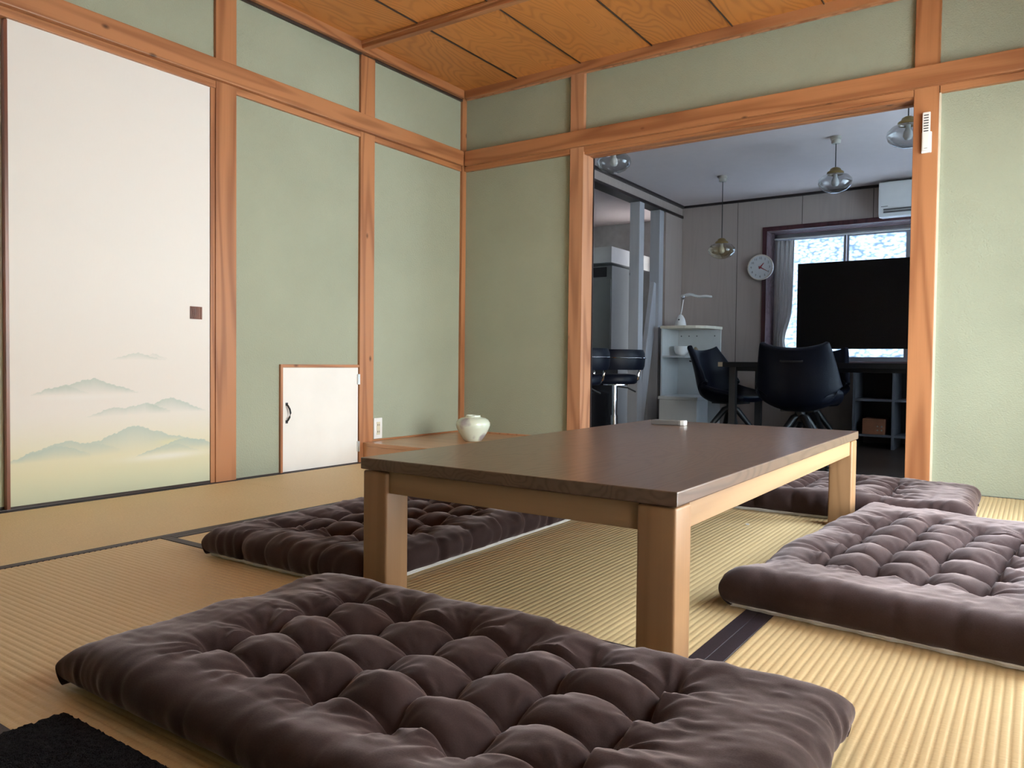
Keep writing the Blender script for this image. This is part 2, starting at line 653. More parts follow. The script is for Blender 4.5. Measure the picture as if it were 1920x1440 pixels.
def mat(x0, x1, y0, y1, axis):
    """one rush mat with ribs along axis; borders lie along its long sides"""
    p = 0.0155
    hw = 0.031
    sub = 6
    if axis == 'y':
        lo, hi, a0, a1 = x0 + hw, x1 - hw, y0 + 0.001, y1 - 0.001
    else:
        lo, hi, a0, a1 = y0 + hw, y1 - hw, x0 + 0.001, x1 - 0.001
    n = max(1, int(round((hi - lo) / p)))
    t = np.linspace(0, n, n * sub + 1)
    ph = t - np.floor(t)
    ph[-1] = 0
    h = -0.0016 * (np.abs(2 * ph - 1) ** 3.5)
    c = lo + (hi - lo) * t / n
    k = 9
    L = np.linspace(a0, a1, k)
    V = []
    for i in range(len(c)):
        for j in range(k):
            V.append((c[i], L[j], h[i]) if axis == 'y' else (L[j], c[i], h[i]))
    V = np.array(V)
    F = grid_faces(len(c), k)
    if axis == 'x':
        F = F[:, ::-1]
    m = npmesh('tatami_mat', V, F, 'rush_' + axis, floor)
    core = MB().box((x0 + .001, y0 + .001, -0.05), (x1 - .001, y1 - .001, -0.003)).build('mat_core', 'rush_' + axis, m)
    for s in (0, 1):
        if axis == 'y':
            a = x0 + 0.0006 if s == 0 else x1 - hw
            b = BX((a, y0 + .001, -0.004), (a + hw - 0.0006, y1 - .001, 0.0012))
        else:
            a = y0 + 0.0006 if s == 0 else y1 - hw
            b = BX((x0 + .001, a, -0.004), (x1 - .001, a + hw - 0.0006, 0.0012))
        b.build('cloth_border', 'heri_cloth', m, bevel=0.0006, seg=1)
    return m


MX = (0.0, 0.832, 1.660, 2.551, 3.42)
mat(MX[0], MX[1], -1.71, 0.02, 'y')
mat(MX[0], MX[1], -3.45, -1.71, 'y')
mat(MX[1], MX[2], -2.512, -0.0, 'y')
mat(MX[2], MX[3], -2.512, -0.0, 'y')
mat(MX[1], MX[3], -3.395, -2.512, 'x')
mat(MX[3], MX[4], -1.66, 0.0, 'y')
mat(MX[3], MX[4], -3.395, -1.66, 'y')
mat(MX[1], MX[3], -4.28, -3.395, 'x')
mat(MX[3], MX[4], -5.15, -3.395, 'y')
mat(MX[0], MX[1], -5.2, -3.45, 'y')
mat(MX[1], MX[3], -5.16, -4.28, 'x')
BX((3.42, YF, -.05), (XR, 0, -0.001)).build('edge_board', 'cedar_y', floor)

# ---- left wall
wl_o = MB()
wl_o.box((-0.10, -1.683, 0.0), (-0.004, 0.10, 2.30))              # plaster right of the first post
wl_o.box((-0.10, YF, 1.80), (-0.004, -1.683, 2.30))               # plaster above the sliding doors
wl_o.box((-0.10, YF, 0.0), (-0.004, -4.55, 1.80))
wl_o.box((-0.16, YF, -0.1), (-0.10, 0.0, 2.30))
wl_m = wl_o.build('wall_left', 'sage_plaster')
tag(wl_m, 'sage green plaster wall with cedar posts and rails on the left', 'wall', kind='structure')
BX((-0.09, -1.790, -0.02), (0.012, -1.683, 2.26)).build('post', 'cedar_z', wl_m, 0.003)
BX((-0.09, -0.906, -0.02), (0.012, -0.800, 2.26)).build('post', 'cedar_z', wl_m, 0.003)
BX((-0.02, -0.026, 0.11), (0.013, 0.020, 2.26)).build('corner_post', 'cedar_z', wl_m, 0.003)
BX((-0.05, YF, ZN0), (0.035, -0.036, ZN1)).build('picture_rail', 'cedar_y', wl_m, 0.005)
MB().box((-0.05, YF, ZK), (0.010, -0.03, ZN0)).build('lintel', 'cedar_y', wl_m, 0.002)
MB().box((-0.05, YF, ZK - 0.004), (0.0135, -1.792, ZK + 0.012)).build('track_edge', 'cedar_y', wl_m, 0.002)
BX((-0.05, YF, ZC), (0.035, -0.036, ZB + 0.01)).build('ceiling_molding', 'cedar_y', wl_m, 0.003)
BX((-0.05, YF, ZC - 0.012), (0.012, -0.02, ZC)).build('molding_lip', 'dark_lacquer', wl_m, 0.001)
BX((-0.09, YF, -0.06), (0.004, -0.90, 0.004)).build('threshold', 'dark_lacquer', wl_m, 0.001)
# wood stop between sliding door and first post
BX((-0.06, -1.812, 0.0), (0.006, -1.790, ZK)).build('door_stop', 'cedar_z', wl_m, 0.001)

# ---- back wall with the wide opening
XO0, XO1 = 0.880, 2.564
YP = 0.015           # plaster face, a little behind the posts
wb = MB()
wb.box((-0.1, YP, 0.0), (XO0 - 0.02, 0.108, 2.30))
wb.box((XO1 + 0.05, YP, 0.0), (XR + 0.1, 0.11, 2.30))
wb.box((XO0 - 0.02, YP, 1.80), (XO1 + 0.05, 0.11, 2.30))
wb_m = wb.build('wall_back', 'sage_plaster')
tag(wb_m, 'sage green plaster wall around the wide opening to the dining room', 'wall', kind='structure')
BX((0.792, -0.012, 0.0), (0.880, 0.109, 2.26)).build('post', 'jamb_z', wb_m, 0.003)
BX((0.878, 0.109, 0.0), (0.884, 0.118, ZK)).build('jamb_stop', 'dark_trim', wb_m)
BX((2.564, -0.012, 0.0), (2.664, 0.11, 2.26)).build('post', 'cedar_z', wb_m, 0.003)
BX((0.036, -0.035, ZN0), (XR, 0.04, ZN1)).build('picture_rail', 'cedar_x', wb_m, 0.005)
BX((0.02, -0.010, ZK), (0.79, 0.03, ZN0)).build('lintel', 'cedar_x', wb_m, 0.002)
BX((2.666, -0.010, ZK), (XR, 0.03, ZN0)).build('lintel', 'cedar_x', wb_m, 0.002)
BX((0.881, -0.010, ZK), (2.563, 0.000, ZN0)).build('lintel', 'cedar_x', wb_m, 0.002)
for ya, yb, dz in ((0.0, 0.030, 0.0), (0.034, 0.066, 0.002), (0.070, 0.108, 0.0)):
    BX((0.881, ya, ZK - 0.012 + dz), (2.563, yb, ZN0)).build('track_strip', 'cedar_x', wb_m, 0.002)
BX((0.036, -0.035, ZC), (XR, 0.04, ZB + 0.01)).build('ceiling_molding', 'cedar_x', wb_m, 0.003)
BX((0.03, -0.012, ZC - 0.006), (XR, 0.0, ZC)).build('molding_lip', 'jamb_z', wb_m, 0.001)
BX((0.881, 0.0, -0.13), (2.563, 0.11, -0.002)).build('threshold', 'board_x', wb_m, 0.002)
BX((0.0, 0.002, 0.109), (0.79, 0.017, 0.118)).build('baseboard', 'jamb_z', wb_m, 0.001)
BX((2.664, -0.004, 0.0), (2.671, 0.016, ZK)).build('plaster_bead', 'cream_edge', wb_m)

# ---- right wall with the garden window (outside the frame, the room's daylight)
WY0, WY1, WZ1 = -2.08, -0.52, 1.76
wr = MB()
wr.box((XR, YF, 0), (XR + 0.1, -3.46, 2.30)).box((XR, -2.10, 0), (XR + 0.1, WY0, 2.30)).box((XR, -3.46, WZ1), (XR + 0.1, -2.10, 2.30))
wr.box((XR, WY1, 0), (XR + 0.1, 0.1, 2.30))
wr.box((XR, WY0, WZ1), (XR + 0.1, WY1, 2.30))
wr_m = wr.build('wall_right', 'sage_plaster')
tag(wr_m, 'sage green plaster wall with the tall garden window', 'wall', kind='structure')
win2 = thing('window_2', 'tall sliding garden window in the right wall', 'window', (XR + 0.06, 0, 0), kind='structure')
f = MB()
for a, b in (((-.03, WY0, 0), (.03, WY0 + .04, WZ1)), ((-.03, WY1 - .04, 0), (.03, WY1, WZ1)), ((-.03, WY0, 0), (.03, WY1, .04)), ((-.03, WY0, WZ1 - .04), (.03, WY1, WZ1)), ((-.03, -1.325, 0), (.03, -1.275, WZ1))):
    f.box(a, b)
f.build('window_frame', 'aluminium', win2, 0.002)
for a, b in ((WY0 + .04, -1.325), (-1.275, WY1 - .04)):
    BX((-.003, a, .04), (.003, b, WZ1 - .04)).build('pane', 'clear_pane', win2)

win4 = thing('fill_window', 'added paper screened fill window in the right wall, beside the camera', 'window', (XR + 0.05, 0, 0), kind='structure')  # unseen, added to brighten the foreground mats and the left side
for k in range(2):
    a = -3.46 + k * 0.68
    b = a + 0.68
    f = MB()
    f.box((-.015, a, 0), (.015, a + .03, WZ1)).box((-.015, b - .03, 0), (.015, b, WZ1)).box((-.015, a + .03, 0), (.015, b - .03, .06)).box((-.015, a + .03, WZ1 - .05), (.015, b - .03, WZ1))
    for q in range(1, 7):
        f.box((-.008, a + .03, .06 + q * .236), (.004, b - .03, .068 + q * .236))
    for q in range(1, 4):
        f.box((-.008, a + .03 + q * .155, .06), (.004, a + .038 + q * .155, WZ1 - .05))
    fo = f.build('fill_screen_frame', 'cedar_z', win4)
    BX((.0045, a + .03, .06), (.0055, b - .03, WZ1 - .05)).build('paper', 'fill_screen_paper', fo)

wf_m = BX((-0.1, YF - .1, 0), (XR + .1, YF, 2.30)).build('wall_front', 'sage_plaster')
tag(wf_m, 'sage green plaster wall behind the camera', 'wall', kind='structure')

# ---- wooden ceiling: boards running into the picture, battens across
ceil = BX((-0.1, YF, 2.30), (XR + .1, 0.11, 2.36)).build('ceiling', 'dark_lacquer')
tag(ceil, 'brown wooden ceiling of wide grained boards with thin battens', 'ceiling', kind='structure')
bw = 0.4375
bys = [0.0, -0.905, -1.81, -2.715, -3.62, -4.525, YF]
for i in range(9):
    x0 = i * bw - 0.008
    x1 = min((i + 1) * bw - 0.012, XR)
    for y1, y0 in zip(bys, bys[1:]):
        me_o = BX((-bw / 2, -0.452, -0.005), (-bw / 2 + (x1 - x0), 0.452, 0.006)).build('ceiling_board', 'ceiling_wood', ceil, 0.0015, seg=1)
        me_o.location = ((x0 + bw / 2), (y0 + y1) / 2, 2.266 + 0.002 * ((i) % 2))
        # every board its own place in the grain
        me_o.data.transform(Matrix.Translation((i * 3.1 + y0 * 1.7, i * 1.3, 0)))
        me_o.location -= Vector((i * 3.1 + y0 * 1.7, i * 1.3, 0))
        # beaded board edge at the seam
    if i:
        BX((i * bw - 0.012, YF, 2.256), (i * bw - 0.007, 0, 2.275)).build('seam_strip', 'dark_lacquer', ceil)
for y in bys[1:-1]:
    b_ = MB()
    b_.box((0.03, y - 0.018, 2.222), (XR, y + 0.018, 2.262))
    b_.box((0.03, y - 0.024, 2.246), (XR, y + 0.024, 2.262))
    b_.build('batten', 'cedar_x', ceil, 0.004)

# ---- sliding doors with the painted mountains
FY0, FY1 = -2.634, -1.8125


def fusuma(n, y0, y1, x, paint, label):
    d = thing('door_%d' % n, label, 'sliding door', (x, 0, 0), kind='structure')
    ny = 230 if paint else 3
    zs = np.concatenate([np.linspace(0.010, 0.62, 250), np.linspace(0.625, ZK + .004, 40)]) if paint else np.linspace(0.01, ZK + .004, 3)
    ys = np.linspace(y0 + 0.012, y1, ny)
    nz = len(zs)
    Y, Z = np.meshgrid(ys, zs, indexing='ij')
    V = np.stack([np.zeros_like(Y), Y, Z], -1).reshape(-1, 3)
    o = npmesh('paper_panel', V, grid_faces(ny, nz), 'fusuma_painting', d, smooth=False)
    col = np.empty((len(V), 3))
    y, z = V[:, 1], V[:, 2]
    top, mid, low = np.array([.77, .745, .72]), np.array([.755, .715, .675]), np.array([.70, .665, .46])
    bot = np.array([.61, .635, .46])

    def lerp(a, b, t):
        t = np.clip(t, 0, 1)[:, None]
        t = t * t * (3 - 2 * t)
        return a * (1 - t) + b * t
    col = lerp(np.broadcast_to(bot, col.shape), np.broadcast_to(low, col.shape), (z - 0.02) / 0.13 + 0.05 * np.sin(y * 9))
    col = lerp(col, np.broadcast_to(mid, col.shape), (z - 0.10) / 0.28)
    col = lerp(col, np.broadcast_to(top, col.shape), (z - 0.40) / 0.5)
    if paint:
        H = np.array([.43, .52, .47])

        def hill(pts, depth, strength, base=None, hc=H):
            nonlocal col
            P = np.array(pts)
            ridge = np.interp(y, P[:, 0], P[:, 1], left=-9, right=-9)
            rough = 0.0012 * np.sin(y * 310) + 0.0009 * np.sin(y * 173 + 1)
            ridge = ridge + rough
            lo = base if base is not None else ridge - depth
            t = (z - lo) / np.maximum(ridge - lo, 1e-4)
            a = np.where(z < ridge, np.clip(t, 0, 1) ** 1.1, 0) * strength
            inside = (y > P[0, 0]) & (y < P[-1, 0])
            ends = np.clip(np.minimum(y - P[0, 0], P[-1, 0] - y) / 0.05, 0, 1)
            a = np.where(inside, a * (0.35 + 0.65 * ends), 0)[:, None]
            col = col * (1 - a) + hc * a

        def mist(yc, zc, sy, sz, strength, c=(.80, .80, .78)):
            nonlocal col
            a = (strength * np.exp(-((y - yc) / sy) ** 2 - ((z - zc) / sz) ** 2))[:, None]
            col = col * (1 - a) + np.array(c) * a
        hill([(-2.253, .548), (-2.23, .558), (-2.207, .562), (-2.178, .573), (-2.147, .578), (-2.125, .575), (-2.106, .568), (-2.06, .556), (-2.02, .55)], 0, .50, .548)
        hill([(-2.106, .566), (-2.079, .577), (-2.056, .570), (-2.037, .562), (-2.008, .556)], 0, .40, .552)
        hill([(-2.558, .413), (-2.532, .423), (-2.514, .428), (-2.499, .439), (-2.475, .439), (-2.457, .444), (-2.438, .450), (-2.418, .450), (-2.392, .459), (-2.369, .467), (-2.345, .470), (-2.318, .476), (-2.296, .467), (-2.271, .456), (-2.256, .452), (-2.236, .445), (-2.205, .438), (-2.179, .429), (-2.142, .415)], 0, .75, .412)
        hill([(-2.50, .437), (-2.46, .442), (-2.43, .447), (-2.40, .440), (-2.36, .425), (-2.34, .416)], 0, .35, .412)
        hill([(-2.112, .372), (-2.074, .364), (-2.043, .381), (-2.015, .387), (-1.991, .389), (-1.962, .378), (-1.921, .364), (-1.897, .351), (-1.866, .340), (-1.829, .326)], 0, .75, .325)
        hill([(-2.355, .323), (-2.326, .333), (-2.296, .342), (-2.272, .352), (-2.231, .358), (-2.203, .351), (-2.174, .359), (-2.142, .363), (-2.112, .372), (-2.088, .366), (-2.05, .352), (-2.0, .335)], 0, .62, .322)
        hill([(-2.632, .176), (-2.589, .184), (-2.557, .205), (-2.533, .206), (-2.507, .215), (-2.476, .227), (-2.449, .231), (-2.416, .238), (-2.389, .229), (-2.365, .222), (-2.338, .223), (-2.312, .228), (-2.294, .229), (-2.272, .243), (-2.231, .255), (-2.190, .274), (-2.161, .279), (-2.126, .274), (-2.099, .262), (-2.077, .251), (-2.049, .251), (-2.026, .238), (-1.997, .227), (-1.962, .224), (-1.927, .213), (-1.878, .203), (-1.841, .199), (-1.816, .184), (-1.797, .177)], 0, .82, .165)
        hill([(-2.374, .201), (-2.351, .216), (-2.307, .217), (-2.272, .208), (-2.22, .19)], 0, .35, .17)
        hill([(-2.632, .172), (-2.557, .200), (-2.524, .203), (-2.476, .220), (-2.444, .218), (-2.398, .206), (-2.375, .194), (-2.336, .181)], 0, .6, .165)
        mist(-2.0, .200, .06, .014, .8, (.69, .67, .44))
        hill([(-2.169, .147), (-2.142, .155), (-2.115, .166), (-2.082, .173), (-2.038, .185), (-2.003, .196), (-1.974, .206), (-1.927, .213), (-1.878, .203), (-1.841, .199), (-1.816, .184), (-1.797, .175)], 0, .80, .148)
        hill([(-2.03, .172), (-1.974, .192), (-1.933, .178), (-1.903, .166), (-1.866, .154)], 0, .45, .15)
        mist(-2.02, .142, .16, .014, .65)
        mist(-2.36, .402, .16, .010, .35)
    ca = o.data.color_attributes.new('paint', 'FLOAT_COLOR', 'POINT')
    rgba = np.ones((len(V), 4), dtype=np.float32)
    rgba[:, :3] = col
    ca.data.foreach_set('color', rgba.ravel())
    BX((-0.020, y0 + .012, 0.006), (-0.002, y1, ZK + .004)).build('door_core', 'fusuma_plain', d)
    BX((-0.020, y0, 0.004), (0.003, y0 + 0.012, ZK - .008)).build('frame_strip', 'handle_wood', d, 0.001)
    BX((-0.020, y1, 0.004), (0.002, y1 + 0.0035, ZK - .008)).build('frame_strip', 'dark_lacquer', d)
    BX((-0.020, y0 + .012, 0.004), (0.002, y1, 0.012)).build('frame_strip', 'dark_lacquer', d)
    return d


d1 = fusuma(1, FY0, FY1, 0.0, True, 'white sliding paper door painted with misty green mountains')
d2 = fusuma(2, -3.50, -2.600, -0.026, False, 'white sliding paper door at the left edge behind the painted one')
fusuma(3, -4.36, -3.47, 0.0, False, 'white sliding paper door left of the frame')
# recessed square wooden pull of the painted door
hk = MB()
hy0, hy1, hz0, hz1 = -1.910, -1.852, 0.730, 0.785
for a, b in (((0.0, hy0, hz0), (0.003, hy0 + .004, hz1)), ((0.0, hy1 - .006, hz0), (0.003, hy1, hz1)), ((0.0, hy0, hz0), (0.003, hy1, hz0 + .004)), ((0.0, hy0, hz1 - .004), (0.003, hy1, hz1))):
    hk.box(a, b)
hand = hk.build('door_pull', 'handle_wood', d1, 0.0008)
for k in range(7):
    a = hy0 + .004 + k * (hy1 - hy0 - .010) / 7
    BX((0.0004, a + .0008, hz0 + .004), (0.0018, a + .0066, hz1 - .004)).build('pull_rib', 'handle_wood', hand, 0.0006)

# ---- small white hatch door in the left wall
hd = thing('door_4', 'small square white hatch door low in the green wall', 'door', (0, 0, 0), kind='structure')
BX((-0.02, -1.415, 0.002), (0.004, -0.910, 0.518)).build('door_leaf', 'hatch_white', hd, 0.002)
BX((-0.02, -1.430, 0.0), (0.009, -1.416, 0.534)).build('frame_strip', 'cedar_z', hd, 0.0015)
BX((-0.02, -1.416, 0.519), (0.009, -0.907, 0.534)).build('frame_strip', 'cedar_y', hd, 0.0015)
hh = MB()
hp = [(0.006, -1.391, 0.252), (0.014, -1.390, 0.258), (0.020, -1.384, 0.275), (0.022, -1.381, 0.294), (0.020, -1.384, 0.313), (0.014, -1.390, 0.330), (0.006, -1.391, 0.336)]
hh.tube(hp, 0.0045, 8)
hh.box((0.004, -1.397, 0.330), (0.008, -1.385, 0.345)).box((0.004, -1.397, 0.243), (0.008, -1.385, 0.258))
hh.build('door_handle', 'black_iron', hd, smooth=True)
for z in (0.455, 0.09):
    h_ = BX((0.004, -0.918, z - .028), (0.0135, -0.9075, z + .028)).build('hinge', 'steel', hd, 0.001)
    MB().cyl((0.0135, -0.9075, z - .028), (0.0135, -0.9075, z + .028), 0.003, seg=10).build('hinge_pin', 'steel', h_)

# ---- raised display board in the corner
pl = thing('trim_1', 'low wooden display platform in the room corner under the vase', 'platform', (0, 0, 0), kind='structure')
BX((0.013, -0.880, 0.088), (0.79, 0.016, 0.109)).build('platform_board', 'board_x', pl, 0.003)
BX((0.013, -0.878, 0.0), (0.788, -0.860, 0.088)).build('fascia', 'board_x', pl, 0.001)
BX((0.770, -0.860, 0.0), (0.788, -0.001, 0.088)).build('fascia', 'board_x', pl, 0.001)
BX((-0.004, -0.800, 0.109), (0.006, -0.026, 0.118)).build('baseboard', 'cedar_y', pl, 0.001)

# ------------------------------------------------------------------ setting: dining room and kitchen beyond the opening
ZF = -0.13
ZC2 = 2.172
YN = 3.64
fl2 = BX((-2.6, 0.11, ZF - .05), (4.0, 4.3, ZF)).build('floor', 'dark_floor')
tag(fl2, 'dark wooden floor of the dining room', 'floor', kind='structure')
cl2 = BX((-2.6, 0.11, ZC2), (4.0, 4.3, ZC2 + .08)).build('ceiling', 'white_ceiling')
tag(cl2, 'pale grey papered ceiling of the dining room', 'ceiling', kind='structure')

WX0, WX1, WZ0_, WZT = 0.868, 2.60, 0.600, 1.842
wn_ = MB()
wn_.box((0.0, YN, ZF), (WX0 - .016, YN + .16, ZC2)).box((WX1 + .016, YN, ZF), (4.0, YN + .16, ZC2))
wn_.box((WX0 - .016, YN, ZF), (WX1 + .016, YN + .16, WZ0_ - .021)).box((WX0 - .016, YN, WZT + .016), (WX1 + .016, YN + .16, ZC2))
wn_m = wn_.build('wall_north', 'dark_lacquer')
tag(wn_m, 'pale panelled dining room wall with the pattern glass window', 'wall', kind='structure')
xs = [0.0, 0.575, 1.187, 1.80, 2.41, 3.02, 3.63]
for a, b in zip(xs, xs[1:]):
    o = MB()
    segs = []
    if b <= WX0 or a >= WX1:
        segs = [(a, b, ZF, ZC2)]
    else:
        segs = [(a, b, WZT, ZC2), (a, b, ZF, WZ0_)]
        if a < WX0:
            segs.append((a, WX0, WZ0_, WZT))
        if b > WX1:
            segs.append((WX1, b, WZ0_, WZT))
    for s in segs:
        o.box((s[0] + .003, YN - .006, s[2]), (s[1] - .003, YN - .0002, s[3]))
    o.build('wall_panel', 'panel_z', wn_m)
BX((0.0, YN - .03, ZC2 - .022), (4.0, YN, ZC2)).build('ceiling_molding', 'dark_trim', wn_m)
BX((0.0, YN - .015, ZF), (4.0, YN, ZF + .07)).build('baseboard', 'dark_trim', wn_m)

we = MB()
SWY0, SWY1, SWZ0, SWZ1 = 0.7, 2.5, 0.1, 1.75
we.box((3.6, 0.11, ZF), (3.7, SWY0, ZC2)).box((3.6, SWY1, ZF), (3.7, YN, ZC2)).box((3.6, SWY0, ZF), (3.7, SWY1, SWZ0)).box((3.6, SWY0, SWZ1), (3.7, SWY1, ZC2))
we_m = we.build('wall_east', 'panel_z')
tag(we_m, 'panelled right wall of the dining room, out of view', 'wall', kind='structure')

# partition to the kitchen: header, white studs, short wall piece
ww = MB()
ww.box((-0.10, 0.11, 2.062), (0.0, YN, ZC2))
ww.box((-0.10, 3.22, ZF), (0.0, YN, 2.062))
ww_m = ww.build('wall_west', 'panel_z')
tag(ww_m, 'open partition of white painted studs beside the kitchen', 'wall', kind='structure')
BX((0.0, 0.11, ZC2 - .022), (0.03, YN - .03, ZC2)).build('ceiling_molding', 'dark_trim', ww_m)
BX((-0.11, 0.11, 2.048), (0.012, YN, 2.074)).build('header_strip', 'dark_trim', ww_m)
BX((-0.10, 2.62, ZF), (0.0, 2.72, 2.048)).build('stud', 'white_stud', ww_m, 0.004)
BX((-0.10, 3.07, ZF), (0.0, 3.17, 2.048)).build('stud', 'white_stud', ww_m, 0.004)
br = MB()
br.box((-0.075, 2.66, ZF), (-0.03, 2.80, 1.38), rot=Matrix.Rotation(R(-14), 3, 'X'), piv=(-.04, 2.72, ZF))
br.build('brace', 'white_stud', ww_m, 0.003)

wk = MB()
wk.box((-2.6, 4.20, ZF), (0.0, 4.3, ZC2)).box((-2.7, 0.11, ZF), (-2.6, 4.3, ZC2)).box((-2.6, 0.0, ZF), (-0.1, 0.11, ZC2))
wk_m = wk.build('wall_kitchen', 'kitchen_wall')
tag(wk_m, 'pale grey kitchen walls behind the studs', 'wall', kind='structure')

# dining room window: dark casing, aluminium sashes, pattern glass
w1 = thing('window_1', 'dining room window of pattern glass in a dark wooden casing', 'window', (0, 0, 0), kind='structure')
YD = YN + .32           # depth of the bay
for nm, a, b in (('casing', (0.826, YN - .024, WZ0_ - .03), (WX0, YN - .006, 1.884)), ('casing', (WX0, YN - .024, WZT), (WX1, YN - .006, 1.884)), ('casing', (WX1, YN - .024, WZ0_ - .03), (WX1 + .045, YN - .006, 1.884))):
    BX(a, b).build(nm, 'window_casing_wood', w1, 0.003)
for nm, a, b in (('jamb_lining', (WX0 - .015, YN - .004, WZ0_ - .02), (WX0, YD, WZT + .015)), ('jamb_lining', (WX1, YN - .004, WZ0_ - .02), (WX1 + .015, YD, WZT + .015)),
                 ('head_lining', (WX0, YN - .004, WZT), (WX1, YD, WZT + .015)), ('sill', (WX0, YN - .03, WZ0_ - .02), (WX1, YD, WZ0_))):
    BX(a, b).build(nm, 'bay_lining', w1, 0.002)
YG = YN + .275
fr = MB()
for a, b in (((WX0, WZT - .030), (WX1, WZT)), ((WX0, WZ0_), (WX1, WZ0_ + .022)), ((WX0, WZ0_), (WX0 + .03, WZT)), ((WX1 - .03, WZ0_), (WX1, WZT))):
    fr.box((a[0], YG - .03, a[1]), (b[0], YG + .04, b[1]))
fr.build('window_frame', 'aluminium', w1, 0.002)
sx = [WX0 + .03, 1.528, 2.055, WX1 - .03]
for a, b, dy in zip(sx, sx[1:], (-.012, .012, -.012)):
    s_ = MB()
    z0, z1 = WZ0_ + .022, WZT - .030
    s_.box((a, YG + dy - .01, z0), (a + .022, YG + dy + .01, z1)).box((b - .022, YG + dy - .01, z0), (b, YG + dy + .01, z1))
    s_.box((a + .022, YG + dy - .01, z0), (b - .022, YG + dy + .01, z0 + .02)).box((a + .022, YG + dy - .01, z1 - .028), (b - .022, YG + dy + .01, z1))
    so = s_.build('sash', 'aluminium', w1, 0.0015)
    BX((a + .022, YG + dy - .002, z0 + .02), (b - .022, YG + dy + .002, z1 - .028)).build('pane', 'pattern_glass', so)

w3 = thing('window_3', 'side window of the dining room, out of view', 'window', (3.65, 0, 0), kind='structure')
f = MB()
for a, b in (((-.03, SWY0, SWZ0), (.03, SWY0 + .04, SWZ1)), ((-.03, SWY1 - .04, SWZ0), (.03, SWY1, SWZ1)), ((-.03, SWY0, SWZ0), (.03, SWY1, SWZ0 + .04)), ((-.03, SWY0, SWZ1 - .04), (.03, SWY1, SWZ1)), ((-.03, 1.58, SWZ0), (.03, 1.62, SWZ1))):
    f.box(a, b)
f.build('window_frame', 'aluminium', w3, 0.002)
BX((-.002, SWY0 + .04, SWZ0 + .04), (.002, SWY1 - .04, SWZ1 - .04)).build('pane', 'pattern_glass', w3)

# outside: terrace in front of the garden windows, and an added wall that dims the dining room window
gr = BX((3.62, -9, -0.45), (14, 9, -0.35)).build('terrace', 'terrace')
tag(gr, 'pale concrete terrace outside the garden windows', 'terrace', kind='structure')
nb = BX((-3, 5.0, -0.4), (3.9, 5.2, 3.0)).build('wall_skyblock', 'skyblock_blue')  # added to hold the bright sky back from the pattern glass
tag(nb, "blue grey wall added outside the dining room window to dim its sky", 'wall', kind='structure')

# ------------------------------------------------------------------ low table
TX, TY, TTH, TW, TL, TH, TT = 1.750, -2.597, -0.0042, 0.785, 1.608, 0.329, 0.027
tb = thing('low_table', 'low dark brown wooden table with square legs on the straw mats', 'table', (TX, TY, 0.0), TTH)
BX((0, 0, TH - TT), (TW, TL, TH)).build('tabletop', 'table_top_wood', tb, 0.0025)
lw = 0.075
for ix in (0, 1):
    for iy in (0, 1):
        x = 0.004 if ix == 0 else TW - .004 - lw
        y = 0.004 if iy == 0 else TL - .004 - lw
        BX((x, y, 0.0005), (x + lw, y + lw, TH - TT - .003)).build('leg', 'table_leg_z', tb, 0.006, smooth=True, seg=3)
az0, az1 = TH - TT - .052, TH - TT - .002
BX((.004 + lw, .013, az0), (TW - .004 - lw, .035, az1)).build('apron', 'table_apron_x', tb, 0.0015)
BX((.004 + lw, TL - .035, az0), (TW - .004 - lw, TL - .013, az1)).build('apron', 'table_apron_x', tb, 0.0015)
BX((.012, .004 + lw, az0), (.034, TL - .004 - lw, az1)).build('apron', 'table_apron_y', tb, 0.0015)
BX((TW - .034, .004 + lw, az0), (TW - .012, TL - .004 - lw, az1)).build('apron', 'table_apron_y', tb, 0.0015)

rb = thing('remote_control', 'slim grey remote control with a white end lying on the low table', 'remote control', (1.865, -1.222, TH), R(6))
BX((0, 0, 0.0005), (.108, .040, .018)).build('body', 'grey_plastic', rb, 0.003)
BX((.1082, 0.001, 0.0008), (.126, .039, .0185)).build('end_cap', 'white_plastic', rb, 0.003)


# ------------------------------------------------------------------ tufted floor cushions
def smooth_noise(x, y, cells, seed):
    g = np.random.default_rng(seed).standard_normal((cells + 3, cells + 3))
    fx = np.clip(x, 0, 0.9999) * cells
    fy = np.clip(y, 0, 0.9999) * cells
    i, j = fx.astype(int), fy.astype(int)
    u, v = fx - i, fy - j
    u = u * u * (3 - 2 * u)
    v = v * v * (3 - 2 * v)
    return (g[i, j] * (1 - u) + g[i + 1, j] * u) * (1 - v) + (g[i, j + 1] * (1 - u) + g[i + 1, j + 1] * u) * v


